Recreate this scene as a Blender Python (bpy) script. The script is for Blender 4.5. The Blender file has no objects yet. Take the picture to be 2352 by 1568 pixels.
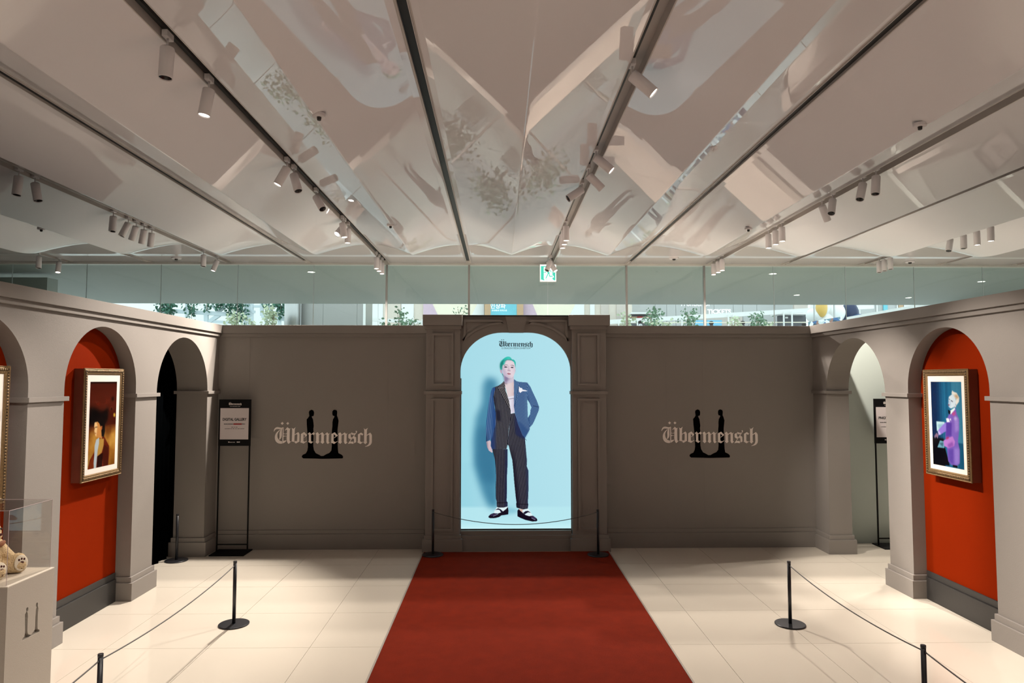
import bpy, bmesh, math, random
import numpy as np
from mathutils import Vector, Matrix, Quaternion

# ------------------------------------------------------------------ camera, world, exposure
S = bpy.context.scene
FOC, CAMZ, VPX, VPY = 1568.0, 2.07, 1145.0, 872.0
PITCH = math.atan((VPY - 784) / FOC)
YAW = math.atan((1176 - VPX) / FOC * math.cos(PITCH))
cam = bpy.data.cameras.new('camera'); cam.lens = 24.0; cam.sensor_width = 36.0; cam.clip_end = 300
camo = bpy.data.objects.new('camera', cam); S.collection.objects.link(camo)
camo.location = (0, 0, CAMZ); camo.rotation_euler = (math.pi / 2 + PITCH, 0, -YAW)
S.camera = camo

W = bpy.data.worlds.new('daylight'); S.world = W; W.use_nodes = True
bgn = W.node_tree.nodes['Background']
bgn.inputs['Color'].default_value = (0.86, 0.95, 1.0, 1); bgn.inputs['Strength'].default_value = 2.3

vs = S.view_settings
vs.view_transform = 'Standard'; vs.look = 'None'; vs.exposure = 0.0; vs.gamma = 1.0; vs.use_curve_mapping = False
S.cycles.use_denoising = True
S.cycles.use_adaptive_sampling = True; S.cycles.adaptive_threshold = 0.05; S.cycles.adaptive_min_samples = 20
S.cycles.max_bounces = 4; S.cycles.diffuse_bounces = 2; S.cycles.glossy_bounces = 2; S.cycles.transparent_max_bounces = 8
S.cycles.caustics_reflective = False; S.cycles.caustics_refractive = False
S.cycles.sample_clamp_indirect = 4.0

SPOT = 0.40          # overall strength of the track spotlights
WARM = (1.0, 0.895, 0.785)

# ------------------------------------------------------------------ measuring helpers
_fw = Vector((math.sin(YAW) * math.cos(PITCH), math.cos(YAW) * math.cos(PITCH), math.sin(PITCH)))
_rt = Vector((math.cos(YAW), -math.sin(YAW), 0)); _up = _rt.cross(_fw)
def at(x, y, X=None, Y=None, Z=None):
    """point of a real plane (X=, Y= or Z= constant, metres) measured in the photograph"""
    d = _fw + _rt * ((x - 1176) / FOC) - _up * ((y - 784) / FOC)
    c = Vector((0, 0, CAMZ))
    t = (X - c.x) / d.x if X is not None else (Y - c.y) / d.y if Y is not None else (Z - c.z) / d.z
    return c + d * t

C = S.collection
rnd = random.Random(7)

# ------------------------------------------------------------------ object helpers
ORG = {}
def finish(o, parent):
    C.objects.link(o)
    if parent is not None: o.parent = parent
def obj(name, bm, mat, parent=None, smooth=False, recalc=True):
    if recalc: bmesh.ops.recalc_face_normals(bm, faces=bm.faces)
    if parent is not None and parent.name in ORG:
        bmesh.ops.translate(bm, verts=bm.verts, vec=-ORG[parent.name])
    me = bpy.data.meshes.new(name); bm.to_mesh(me); bm.free()
    if smooth:
        for p in me.polygons: p.use_smooth = True
    me.materials.append(mat)
    o = bpy.data.objects.new(name, me); finish(o, parent)
    if parent is not None and parent.name in ORG: ORG[o.name] = ORG[parent.name]
    return o
def thing(name, label, cat, loc=(0, 0, 0), group=None):
    o = bpy.data.objects.new(name, None); o.empty_display_size = 0.1; C.objects.link(o); o.location = loc
    ORG[o.name] = Vector(loc)
    return tag(o, label, cat, group)
def tag(o, label=None, cat=None, group=None, kind=None):
    if label: o['label'] = label
    if cat: o['category'] = cat
    if group: o['group'] = group
    if kind: o['kind'] = kind
    return o
def struct(name, bm, mat, label=None, smooth=False):
    o = obj(name, bm, mat, None, smooth); o['kind'] = 'structure'
    if label: o['label'] = label
    return o
def B(): return bmesh.new()
def box(bm, x0, x1, y0, y1, z0, z1, bev=0.0):
    v = [bm.verts.new(p) for p in ((x0,y0,z0),(x1,y0,z0),(x1,y1,z0),(x0,y1,z0),(x0,y0,z1),(x1,y0,z1),(x1,y1,z1),(x0,y1,z1))]
    fs = [bm.faces.new([v[i] for i in q]) for q in ((0,3,2,1),(4,5,6,7),(0,1,5,4),(1,2,6,5),(2,3,7,6),(3,0,4,7))]
    if bev > 0:
        es = list({e for f in fs for e in f.edges})
        bmesh.ops.bevel(bm, geom=es, offset=bev, segments=2, affect='EDGES', profile=0.6)
    return bm
def bxo(name, mat, parent, *a, bev=0.0): return obj(name, box(B(), *a, bev=bev), mat, parent)
def tube(bm, pts, r, seg=10, cap=True):
    pts = [Vector(p) for p in pts]; rings = []
    rs = r if isinstance(r, (list, tuple)) else [r] * len(pts)
    ref = None
    for i, p in enumerate(pts):
        d = (pts[min(i+1, len(pts)-1)] - pts[max(i-1, 0)]).normalized()
        if ref is None:
            ref = d.orthogonal().normalized()
        ref = (ref - d * ref.dot(d)).normalized(); b = d.cross(ref)
        rings.append([bm.verts.new(p + (ref * math.cos(a) + b * math.sin(a)) * rs[i]) for a in (2*math.pi*k/seg for k in range(seg))])
    for a, b in zip(rings, rings[1:]):
        for k in range(seg): bm.faces.new((a[k], a[(k+1) % seg], b[(k+1) % seg], b[k]))
    if cap:
        bm.faces.new(rings[0][::-1]); bm.faces.new(rings[-1])
    return bm
def lathe(bm, prof, c=(0, 0, 0), seg=32, cap=True):
    c = Vector(c); rings = []
    for r, z in prof:
        rings.append([bm.verts.new(c + Vector((r*math.cos(2*math.pi*k/seg), r*math.sin(2*math.pi*k/seg), z))) for k in range(seg)])
    for a, b in zip(rings, rings[1:]):
        for k in range(seg): bm.faces.new((a[k], a[(k+1) % seg], b[(k+1) % seg], b[k]))
    if cap:
        bm.faces.new(rings[0][::-1]); bm.faces.new(rings[-1])
    return bm
def ball(bm, c, r, u=20, v=14, rot=None):
    if not isinstance(r, (tuple, list)): r = (r, r, r)
    m = Matrix.Translation(Vector(c)) @ (rot.to_matrix().to_4x4() if rot else Matrix.Identity(4)) @ Matrix.Diagonal((*r, 1))
    bmesh.ops.create_uvsphere(bm, u_segments=u, v_segments=v, radius=1, matrix=m)
    return bm
def prism(bm, pts, vec):
    """extrude a planar outline (list of 3-D points) along vec"""
    vec = Vector(vec)
    a = [bm.verts.new(Vector(p)) for p in pts]; b = [bm.verts.new(Vector(p) + vec) for p in pts]
    n = len(a)
    bm.faces.new(a); bm.faces.new(b[::-1])
    for i in range(n): bm.faces.new((a[i], b[i], b[(i+1) % n], a[(i+1) % n]))
    return bm

# ------------------------------------------------------------------ materials
def lin(c):
    return tuple(((v/255)/12.92 if v/255 <= 0.04045 else ((v/255+0.055)/1.055)**2.4) for v in c)
MATS = {}
def mat(name, col, rough=0.6, metal=0.0, spec=0.5, bump=0.0, bscale=60.0, var=0.0, vscale=4.0, coat=0.0, emit=None, estr=0.0, bdist=0.01):
    m = bpy.data.materials.new(name); m.use_nodes = True; nt = m.node_tree; p = nt.nodes['Principled BSDF']
    p.inputs['Base Color'].default_value = (*col, 1); p.inputs['Roughness'].default_value = rough
    p.inputs['Metallic'].default_value = metal; p.inputs['Specular IOR Level'].default_value = spec
    if coat: p.inputs['Coat Weight'].default_value = coat; p.inputs['Coat Roughness'].default_value = 0.03
    tc = nt.nodes.new('ShaderNodeTexCoord')
    if var > 0:
        nz = nt.nodes.new('ShaderNodeTexNoise'); nz.inputs['Scale'].default_value = vscale; nz.inputs['Detail'].default_value = 5
        nt.links.new(tc.outputs['Object'], nz.inputs['Vector'])
        mx = nt.nodes.new('ShaderNodeMix'); mx.data_type = 'RGBA'
        mx.inputs['A'].default_value = (*[max(0, c*(1-var)) for c in col], 1); mx.inputs['B'].default_value = (*[min(1, c*(1+var)) for c in col], 1)
        nt.links.new(nz.outputs['Fac'], mx.inputs['Factor']); nt.links.new(mx.outputs['Result'], p.inputs['Base Color'])
    if bump > 0:
        nb = nt.nodes.new('ShaderNodeTexNoise'); nb.inputs['Scale'].default_value = bscale; nb.inputs['Detail'].default_value = 3
        nt.links.new(tc.outputs['Object'], nb.inputs['Vector'])
        bp = nt.nodes.new('ShaderNodeBump'); bp.inputs['Strength'].default_value = bump; bp.inputs['Distance'].default_value = bdist
        nt.links.new(nb.outputs['Fac'], bp.inputs['Height']); nt.links.new(bp.outputs['Normal'], p.inputs['Normal'])
    if emit:
        p.inputs['Emission Color'].default_value = (*emit, 1); p.inputs['Emission Strength'].default_value = estr
        m.cycles.emission_sampling = 'NONE'
    MATS[name] = m
    return m
def glass(name, tint, ior=1.45, rough=0.0):
    m = bpy.data.materials.new(name); m.use_nodes = True; nt = m.node_tree; nt.nodes.remove(nt.nodes['Principled BSDF'])
    out = nt.nodes['Material Output']; tr = nt.nodes.new('ShaderNodeBsdfTransparent'); tr.inputs['Color'].default_value = (*tint, 1)
    gl = nt.nodes.new('ShaderNodeBsdfGlossy'); gl.inputs['Roughness'].default_value = rough
    lw = nt.nodes.new('ShaderNodeLayerWeight'); lw.inputs['Blend'].default_value = 0.5
    pw = nt.nodes.new('ShaderNodeMath'); pw.operation = 'POWER'; pw.inputs[1].default_value = 5.0; nt.links.new(lw.outputs['Facing'], pw.inputs[0])
    f0 = ((ior-1)/(ior+1))**2
    fr = nt.nodes.new('ShaderNodeMath'); fr.operation = 'MULTIPLY_ADD'; fr.inputs[1].default_value = 1-f0; fr.inputs[2].default_value = f0; nt.links.new(pw.outputs[0], fr.inputs[0])
    mx = nt.nodes.new('ShaderNodeMixShader')
    nt.links.new(fr.outputs[0], mx.inputs[0]); nt.links.new(tr.outputs[0], mx.inputs[1]); nt.links.new(gl.outputs[0], mx.inputs[2])
    nt.links.new(mx.outputs[0], out.inputs['Surface'])
    return m
def print_mat(name, strength, base=0.0, rough=0.3):
    """flat print or screen picture: colours of the picture itself, stored per vertex"""
    m = bpy.data.materials.new(name); m.use_nodes = True; nt = m.node_tree; p = nt.nodes['Principled BSDF']
    a = nt.nodes.new('ShaderNodeVertexColor'); a.layer_name = 'picture'
    if base:
        nt.links.new(a.outputs['Color'], p.inputs['Base Color'])
    else:
        p.inputs['Base Color'].default_value = (0.01, 0.01, 0.01, 1)
    p.inputs['Roughness'].default_value = rough; p.inputs['Specular IOR Level'].default_value = 0.3
    nt.links.new(a.outputs['Color'], p.inputs['Emission Color']); p.inputs['Emission Strength'].default_value = strength
    m.cycles.emission_sampling = 'NONE'
    return m

M_WALL = mat('taupe_paint', (0.258, 0.236, 0.218), 0.75, bump=0.25, bscale=220, bdist=0.004, var=0.04, vscale=1.5, spec=0.3)
M_ORANGE = mat('burnt_orange_paint', (0.20, 0.0150, 0.0012), 0.85, bump=0.1, bscale=180, var=0.05, vscale=3, spec=0.02)
M_BLACKBASE = mat('charcoal_skirting', (0.030, 0.028, 0.027), 0.5)
M_TILE = mat('cream_porcelain', (0.67, 0.615, 0.53), 0.08, var=0.03, vscale=1.2, spec=0.45)
M_GROUT = mat('grey_grout', (0.42, 0.38, 0.33), 0.8)
M_CEIL = mat('gloss_white_ceiling', (0.84, 0.82, 0.855), 0.012, spec=0.5)
M_CEILFLAT = mat('flat_white_ceiling', (0.74, 0.74, 0.70), 0.35)
M_SOFFIT = mat('lobby_ceiling', (0.55, 0.60, 0.60), 0.5, var=0.03, vscale=0.5)
M_WHITEMETAL = mat('white_powder_coat', (0.74, 0.71, 0.73), 0.45)
M_TRACK = mat('track_white', (0.55, 0.51, 0.49), 0.4)
M_BLACK = mat('black_slot', (0.006, 0.006, 0.006), 0.5)
M_BAFFLE = mat('black_baffle', (0.004, 0.004, 0.005), 0.25)
M_LENS = mat('lit_lens', (0.9, 0.9, 0.9), 0.3, emit=(1.0, 0.93, 0.82), estr=9.0)
M_CARPET = mat('red_carpet', (0.20, 0.0165, 0.0035), 0.95, bump=0.8, bscale=420, bdist=0.006, var=0.22, vscale=7, spec=0.1)
M_CARPETEDGE = mat('carpet_binding', (0.30, 0.26, 0.22), 0.6)
M_POST = mat('anthracite_metal', (0.022, 0.023, 0.028), 0.35, metal=0.3)
M_ROPE = mat('grey_elastic_cord', (0.10, 0.095, 0.095), 0.7)
M_SIGN = mat('black_sign_metal', (0.004, 0.004, 0.0045), 0.6, spec=0.15)
M_PAPER = mat('white_paper', (0.66, 0.60, 0.60), 0.7)
M_INK = mat('black_ink', (0.012, 0.012, 0.012), 0.7)
M_REDINK = mat('red_ink', (0.30, 0.02, 0.02), 0.7)
M_VINYLW = mat('pale_vinyl', (0.93, 0.85, 0.80), 0.55)
M_VINYLK = mat('black_vinyl', (0.001, 0.001, 0.001), 0.8, spec=0.02)
M_GOLD = mat('aged_gold', (0.20, 0.125, 0.055), 0.48, metal=0.6, bump=0.3, bscale=160, var=0.35, vscale=50)
M_GOLDDARK = mat('dark_gilding', (0.055, 0.034, 0.016), 0.5, metal=0.5)
M_FRAMESIDE = mat('reddish_wood_side', (0.16, 0.035, 0.016), 0.6, var=0.2, vscale=12)
M_MAT = mat('glowing_picture_mat', (0.66, 0.61, 0.56), 0.7, emit=(0.86, 0.79, 0.72), estr=0.16)  # faint glow added to the mat, as on a lit display
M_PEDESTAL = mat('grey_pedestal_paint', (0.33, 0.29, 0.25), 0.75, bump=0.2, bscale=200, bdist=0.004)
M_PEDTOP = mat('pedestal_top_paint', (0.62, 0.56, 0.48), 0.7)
M_ACRYL = glass('clear_acrylic', (0.965, 0.96, 0.95), 1.45)
M_ACRYLEDGE = mat('acrylic_edge', (0.42, 0.34, 0.34), 0.2)
M_FUR = mat('cream_plush', (0.72, 0.55, 0.34), 0.95, bump=1.0, bscale=140, bdist=0.012, var=0.15, vscale=60, spec=0.1)
M_SOLE = mat('pale_plush_sole', (0.78, 0.70, 0.58), 0.95, bump=0.5, bscale=200)
M_MAROON = mat('maroon_felt', (0.060, 0.010, 0.010), 0.9)
M_BOW = mat('brown_ribbon', (0.25, 0.10, 0.05), 0.7)
M_GLASS = glass('green_tinted_glass', (0.88, 0.935, 0.92), 1.5)
M_STEEL = mat('brushed_steel', (0.42, 0.42, 0.41), 0.32, metal=0.85)
M_STEELBOX = mat('satin_steel_panel', (0.34, 0.33, 0.31), 0.38, metal=0.6)
M_CURTAIN = mat('black_curtain', (0.0008, 0.0010, 0.0012), 0.95, spec=0.0)
M_PALEWALL = mat('pale_grey_green_wall', (0.55, 0.62, 0.58), 0.7)
M_WHITE = mat('white_paint', (0.80, 0.80, 0.78), 0.6)
M_BEIGE = mat('beige_stone', (0.66, 0.58, 0.50), 0.7)
M_CONCRETE = mat('light_concrete', (0.50, 0.50, 0.49), 0.8, var=0.06, vscale=0.8)
M_TRUSS = mat('blue_white_steel', (0.52, 0.60, 0.63), 0.5)
M_LEAFDARK = mat('dark_ivy_leaf', (0.035, 0.12, 0.075), 0.6, var=0.5, vscale=9)
M_LEAFPALE = mat('pale_leaf', (0.50, 0.56, 0.38), 0.6, var=0.4, vscale=9)
M_LEAFMID = mat('green_leaf', (0.16, 0.26, 0.16), 0.6, var=0.5, vscale=9)
M_PAVE = mat('brick_paving', (0.5, 0.45, 0.42), 0.8)
_nt = M_PAVE.node_tree; _bt = _nt.nodes.new('ShaderNodeTexBrick'); _tc = _nt.nodes.new('ShaderNodeTexCoord')
_bt.inputs['Color1'].default_value = (0.60, 0.54, 0.50, 1); _bt.inputs['Color2'].default_value = (0.40, 0.35, 0.33, 1); _bt.inputs['Mortar'].default_value = (0.52, 0.47, 0.44, 1); _bt.inputs['Scale'].default_value = 2.2
_nt.links.new(_tc.outputs['Object'], _bt.inputs['Vector']); _nt.links.new(_bt.outputs['Color'], _nt.nodes['Principled BSDF'].inputs['Base Color'])
M_STEMW = mat('plant_stem', (0.45, 0.38, 0.28), 0.8)
M_POT = mat('white_planter', (0.70, 0.70, 0.68), 0.5)

# ------------------------------------------------------------------ dimensions of the place (metres)
WL, WR, YB = -3.47, 3.965, 8.55          # front faces of the two arcades and of the back partition
TOP = 2.735                              # top of all partitions
KC = 0.79                                # the ceiling's measured directions fixed to size by the display's reflection in it
CZ, FOLD = CAMZ + 2.6*KC, 0.262                    # flat ceiling height, depth of the ceiling folds
HI = [KC*v for v in (-13.0, -11.2, -9.45, -7.72, -5.96, -4.22, -2.5, -0.67, 1.147, 2.89, 4.75, 6.42, 8.2, 9.95, 11.7, 13.4)]   # high lines of the ceiling
YG = 15.2*KC                                # glass wall
ARCH_L = [(-1.02, 0.06), (1.02, 2.10), (2.54, 3.62), (4.04, 5.12), (5.54, 6.62), (7.02, 8.23)]
ARCH_R = [(-1.02, 0.06), (0.98, 2.06), (2.46, 3.54), (3.95, 5.03), (5.45, 6.55), (6.94, 8.20)]
APEX = 2.537

# ------------------------------------------------------------------ floor and tiles
fl = struct('floor', box(B(), -12.6, 12.6, -3.5, 24.0, -0.2, -0.006), M_GROUT, 'pale floor of large glossy porcelain tiles')
T = 0.785
tile_me = None
tx0 = -2.245 - 4*T
for i in range(13):
    for j in range(10):
        x = tx0 + i*T; y = 1.55 + j*T - 0.03
        if y + T > 8.9 and x < 3.2: continue
        if tile_me is None:
            bm = B(); g = 0.0016
            box(bm, g, T-g, g, T-g, -0.006, 0.0)
            o = obj('tile', bm, M_TILE, fl); tile_me = o.data
        else:
            o = bpy.data.objects.new('tile', tile_me); finish(o, fl)
        o.location = (x, y, 0.0)
bm = B(); box(bm, -12.6, tx0, -3.5, 24, -0.006, -0.0005); box(bm, tx0+13*T, 12.6, -3.5, 24, -0.006, -0.0005)
box(bm, tx0, tx0+13*T, -3.5, 1.52, -0.006, -0.0005); box(bm, tx0, tx0+13*T, 1.52+10*T, 24, -0.006, -0.0005)
box(bm, tx0, 3.2, 1.52+9*T, 1.52+10*T, -0.006, -0.0005)
obj('floor_beyond', bm, M_TILE, fl)

# ------------------------------------------------------------------ ceiling of folded gloss panels
ce = struct('ceiling', box(B(), -12.6, 12.6, -3.5, YG+0.1, CZ+0.10, CZ+0.25), M_CEILFLAT, 'glossy white ceiling of long folded panels')
YF0, YF1 = 9.55, 0.80
def sfall(y):
    t = min(1, max(0, (y - YF0) / YF1)); return math.sqrt(max(0.0, 1 - t*t))
ys = [-3.4, 0, 3, 6, 8, YF0] + [YF0 + YF1*math.sin(math.pi/2*k/24) for k in range(1, 25)] + [11.3, YG]
for i in range(len(HI)-1):
    gapl, gapr = (0.058, 0.046) if i % 2 == 0 else (0.046, 0.058)
    x0, x1 = HI[i] + gapl, HI[i+1] - gapr; xc = (HI[i] + HI[i+1]) / 2; hw = (x1 - x0) / 2
    n = 30; xs = sorted({round(x0 + (x1-x0)*k/n, 5) for k in range(n+1)} | {round(xc + d, 5) for d in (-0.03, -0.02, -0.012, -0.006, 0, 0.006, 0.012, 0.02, 0.03)})
    bm = B(); grid = []
    def prof(x):
        s = abs(x - xc) / hw; e = 0.008
        t = 1 - (math.sqrt(s*s + e*e) - e); t = max(0, t); a = 0.02
        return FOLD * (math.sqrt(t*t + a*a) - a) / (math.sqrt(1 + a*a) - a)
    for y in ys:
        grid.append([bm.verts.new((x, y, CZ - prof(x)*sfall(y))) for x in xs])
    for a, b in zip(grid, grid[1:]):
        for k in range(len(xs)-1): bm.faces.new((a[k], b[k], b[k+1], a[k+1]))
    o = obj('folded_panel', bm, M_CEIL, ce, smooth=True)
    for p_ in o.data.polygons:
        if p_.center.y < YF0: p_.use_smooth = False
    sm = o.modifiers.new('thickness', 'SOLIDIFY'); sm.thickness = 0.012; sm.offset = 1
for i, hx in enumerate(HI):
    is_track = (i % 2 == 0)
    bm = B()
    if is_track:      # grey lighting channel
        w = 0.058
        box(bm, hx-w, hx+w, -3.4, YG, CZ+0.075, CZ+0.095); box(bm, hx-w-0.002, hx-w+0.006, -3.4, YG, CZ-0.004, CZ+0.075); box(bm, hx+w-0.006, hx+w+0.002, -3.4, YG, CZ-0.004, CZ+0.075)
        obj('light_channel', bm, M_TRACK, ce)
    else:             # black air slot between two pale lips
        box(bm, hx-0.029, hx+0.029, -3.4, YG-0.25, CZ+0.012, CZ+0.095)
        s = obj('air_slot', bm, M_BLACK, ce)
        bm = B()
        for sx in (-1, 1):
            box(bm, *sorted((hx+sx*0.029, hx+sx*0.048)), -3.4, YG, CZ+0.001, CZ+0.095); box(bm, *sorted((hx+sx*0.029, hx+sx*0.034)), -3.4, YG, CZ-0.008, CZ+0.001)
        box(bm, hx-0.029, hx+0.029, YG-0.25, YG, CZ+0.001, CZ+0.095)
        obj('slot_lip', bm, M_TRACK, ce)

# ------------------------------------------------------------------ arcades
def arcade(name, xf, sgn, arches, thick):
    """xf front face, sgn = +1 when the wall body lies towards +X"""
    y0, y1 = -2.5, YB + 0.15
    pts = [(y0, 0)]
    for a, b in arches:
        r = (b - a)/2; c = (a + b)/2; sp = APEX - r
        pts += [(a, 0), (a, sp)] + [(c - r*math.cos(t), sp + r*math.sin(t)) for t in (math.pi*k/36 for k in range(1, 36))] + [(b, sp), (b, 0)]
    pts += [(y1, 0), (y1, TOP), (y0, TOP)]
    w = struct(name, prism(B(), [(xf, y, z) for y, z in pts], (sgn*thick, 0, 0)), M_WALL, 'taupe plaster arcade wall with round arches')
    def along(nm, z0, z1, out):
        a, b = sorted((xf - sgn*out, xf + sgn*(thick + out)))
        bxo(nm, M_WALL, w, a, b, y0, YB - 0.002, z0, z1, bev=0.002)
    along('coping', TOP - 0.088, TOP + 0.012, 0.050); along('coping_step', TOP - 0.130, TOP - 0.0885, 0.026)
    edges = [y0] + [e for ab in arches for e in ab] + [YB]
    for k in range(0, len(edges), 2):
        a, b = edges[k], edges[k+1]
        bb = b if k+2 >= len(edges) else b
        def ring(nm, z0, z1, o):
            xa, xb = sorted((xf - sgn*o, xf + sgn*(thick + o)))
            bxo(nm, M_WALL, w, xa, xb, a - o if k else a, (b + o) if k+2 < len(edges) else b - 0.002, z0, z1, bev=0.002)
        ring('pier_base', 0.0, 0.165, 0.036); ring('pier_base_step', 0.165, 0.215, 0.018)
        ring('impost', 1.902, 1.938, 0.026)
    return w
wl = arcade('wall_left', WL, -1, ARCH_L, 0.36)
wr = arcade('wall_right', WR, 1, ARCH_R, 0.27)
def niche(w, xf, sgn, ab, rec):
    a, b = ab; r = (b-a)/2; c = (a+b)/2; sp = APEX - r; e = 0.002
    pts = [(a+e, 0), (a+e, sp)] + [(c - (r-e)*math.cos(t), sp + (r-e)*math.sin(t)) for t in (math.pi*k/32 for k in range(1, 32))] + [(b-e, sp), (b-e, 0)]
    x = xf + sgn*rec
    obj('niche_panel', prism(B(), [(x, y, z) for y, z in pts], (sgn*0.05, 0, 0)), M_ORANGE, w)
    xa, xb = sorted((x, x - sgn*0.030)); bxo('niche_skirting', M_BLACKBASE, w, xa, xb, a+0.037, b-0.037, 0, 0.205, bev=0.003)
    xa, xb = sorted((x, x - sgn*0.014)); bxo('niche_skirting_step', M_BLACKBASE, w, xa, xb, a+0.02, b-0.02, 0.207, 0.262, bev=0.002)
for ab in ARCH_L[:-1]: niche(wl, WL, -1, ab, 0.14)
for ab in ARCH_R[:-1]: niche(wr, WR, 1, ab, 0.125)

# ------------------------------------------------------------------ back partition
wb = struct('wall_back', box(B(), WL-0.36, WR+0.27, YB, YB+0.15, 0, TOP), M_WALL, 'plain taupe partition wall behind the portal')
for x0, x1 in ((WL-0.05, -0.86), (1.30, WR+0.05)):
    bxo('coping', M_WALL, wb, x0, x1, YB-0.050, YB+0.20, TOP-0.088, TOP+0.012, bev=0.002)
    bxo('coping_step', M_WALL, wb, x0, x1, YB-0.026, YB+0.176, TOP-0.130, TOP-0.0885, bev=0.002)
    bxo('skirting', M_WALL, wb, x0+0.05, x1-0.05, YB-0.036, YB, 0, 0.185, bev=0.002)
    bxo('skirting_step', M_WALL, wb, x0+0.05, x1-0.05, YB-0.018, YB, 0.1855, 0.232, bev=0.002)
for px in (570, 890, 1532, 1616):
    p = at(px, 1000, Y=YB)
    bxo('panel_seam', M_WALL, wb, p.x-0.0015, p.x+0.0015, YB-0.0018, YB, 0.235, TOP-0.132)

# room seen through the right doorway, black curtain behind the left one
struct('wall_corridor', box(B(), WR+0.27, 9.0, 8.70, 8.80, 0, 2.70), M_PALEWALL, 'pale grey-green corridor wall beyond the right doorway')
cb = B(); cy = [6.6 + 0.02*k for k in range(98)]
v0 = []; v1 = []
for y in cy:
    x = WL - 0.40 - 0.022*math.sin(y*34) - 0.012*math.sin(y*71 + 1)
    v0.append(cb.verts.new((x, y, 0.004))); v1.append(cb.verts.new((x, y, 2.70)))
for k in range(len(cy)-1): cb.faces.new((v0[k], v0[k+1], v1[k+1], v1[k]))
cu = obj('doorway_curtain', cb, M_CURTAIN, smooth=True); tag(cu, 'black floor-length curtain closing the left doorway arch', 'curtain')
cu.modifiers.new('thickness', 'SOLIDIFY').thickness = 0.004
struct('wall_darkroom', box(B(), -7.0, -4.05, 8.66, 8.78, 0, 2.735), M_WALL)
struct('wall_hall_left', box(B(), -12.6, -12.4, -3.5, 24, 0, 4.3), M_WHITE)
struct('wall_hall_right', box(B(), 12.4, 12.6, -3.5, 24, 0, 4.3), M_WHITE)
struct('wall_hall_rear', box(B(), -12.6, 12.6, -3.7, -3.5, 0, 4.3), M_WHITE)

# ------------------------------------------------------------------ lobby beyond the glass
soff = struct('ceiling_lobby', box(B(), -12.6, 12.6, YG+0.1, 23.4*KC, CZ, CZ+0.2), M_SOFFIT, 'smooth grey-green lobby ceiling beyond the glass')
struct('trim_1', box(B(), -12.6, 12.6, YG-0.05, YG+0.10, CZ-0.035, CZ+0.1), M_CEILFLAT, 'pale head rail above the glass wall')
struct('wall_lobby', box(B(), -12.4, -10.9*KC, 16.6*KC, 17.0*KC, 0, CAMZ+2.47*KC), M_SOFFIT, 'low grey-green wall block behind the left glass panes')
gw = bpy.data.objects.new('window_1', None); C.objects.link(gw); gw['kind'] = 'structure'; gw['label'] = 'tall frameless glass wall with slim posts'
GX = [KC*v for v in (-15.6, -14.0, -12.38, -10.75, -9.12, -7.49, -5.80, -4.12, -2.49, -0.66, 1.10, 2.865, 4.617, 6.21, 7.85, 9.42, 11.0, 12.6, 14.2, 15.6)]
for a, b in zip(GX, GX[1:]):
    bxo('pane', M_GLASS, gw, a+0.005, b-0.005, YG, YG+0.010, 0.03, CZ-0.035)
for x in GX[1:-1]:
    if abs(x-1.10*KC) < 0.01: continue
    if min(abs(x-KC*v) for v in (-2.49, -0.66, 2.865, 4.617)) < 0.01: bxo('post', M_STEEL, gw, x-0.017, x+0.017, YG-0.06, YG-0.01, 0, CZ-0.035)
    else: bxo('joint', M_TRUSS, gw, x-0.0045, x+0.0045, YG-0.002, YG+0.012, 0.03, CZ-0.035)

# ------------------------------------------------------------------ portal around the display
SX0, SX1, SCX = -0.470, 0.892, 0.211        # opening of the display
por = thing('display_portal', 'taupe classical portal with pilasters and keystone framing the bright display', 'portal', (SCX, 8.45, 0))
def moulding(bm, outline, w, y, dep):
    """raised rectangular / polygonal picture-frame moulding; outline (x,z) outer, inset by w"""
    n = len(outline); inner = []
    for i in range(n):
        p0 = Vector(outline[i-1]); p1 = Vector(outline[i]); p2 = Vector(outline[(i+1) % n])
        d1 = (p1-p0).normalized(); d2 = (p2-p1).normalized()
        n1 = Vector((-d1.y, d1.x)); n2 = Vector((-d2.y, d2.x))
        bis = (n1+n2).normalized(); inner.append(p1 + bis * (w / max(0.25, bis.dot(n1))))
    vo = [bm.verts.new((p[0], y-dep, p[1])) for p in outline]; vi = [bm.verts.new((p.x, y-dep, p.y)) for p in inner]
    wo = [bm.verts.new((p[0], y, p[1])) for p in outline]; wi = [bm.verts.new((p.x, y, p.y)) for p in inner]
    for i in range(n):
        j = (i+1) % n
        bm.faces.new((vo[i], vo[j], vi[j], vi[i])); bm.faces.new((wo[i], wo[j], vo[j], vo[i])); bm.faces.new((vi[i], vi[j], wi[j], wi[i]))
    return bm
def rect(x0, x1, z0, z1): return [(x0, z0), (x1, z0), (x1, z1), (x0, z1)]
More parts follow.
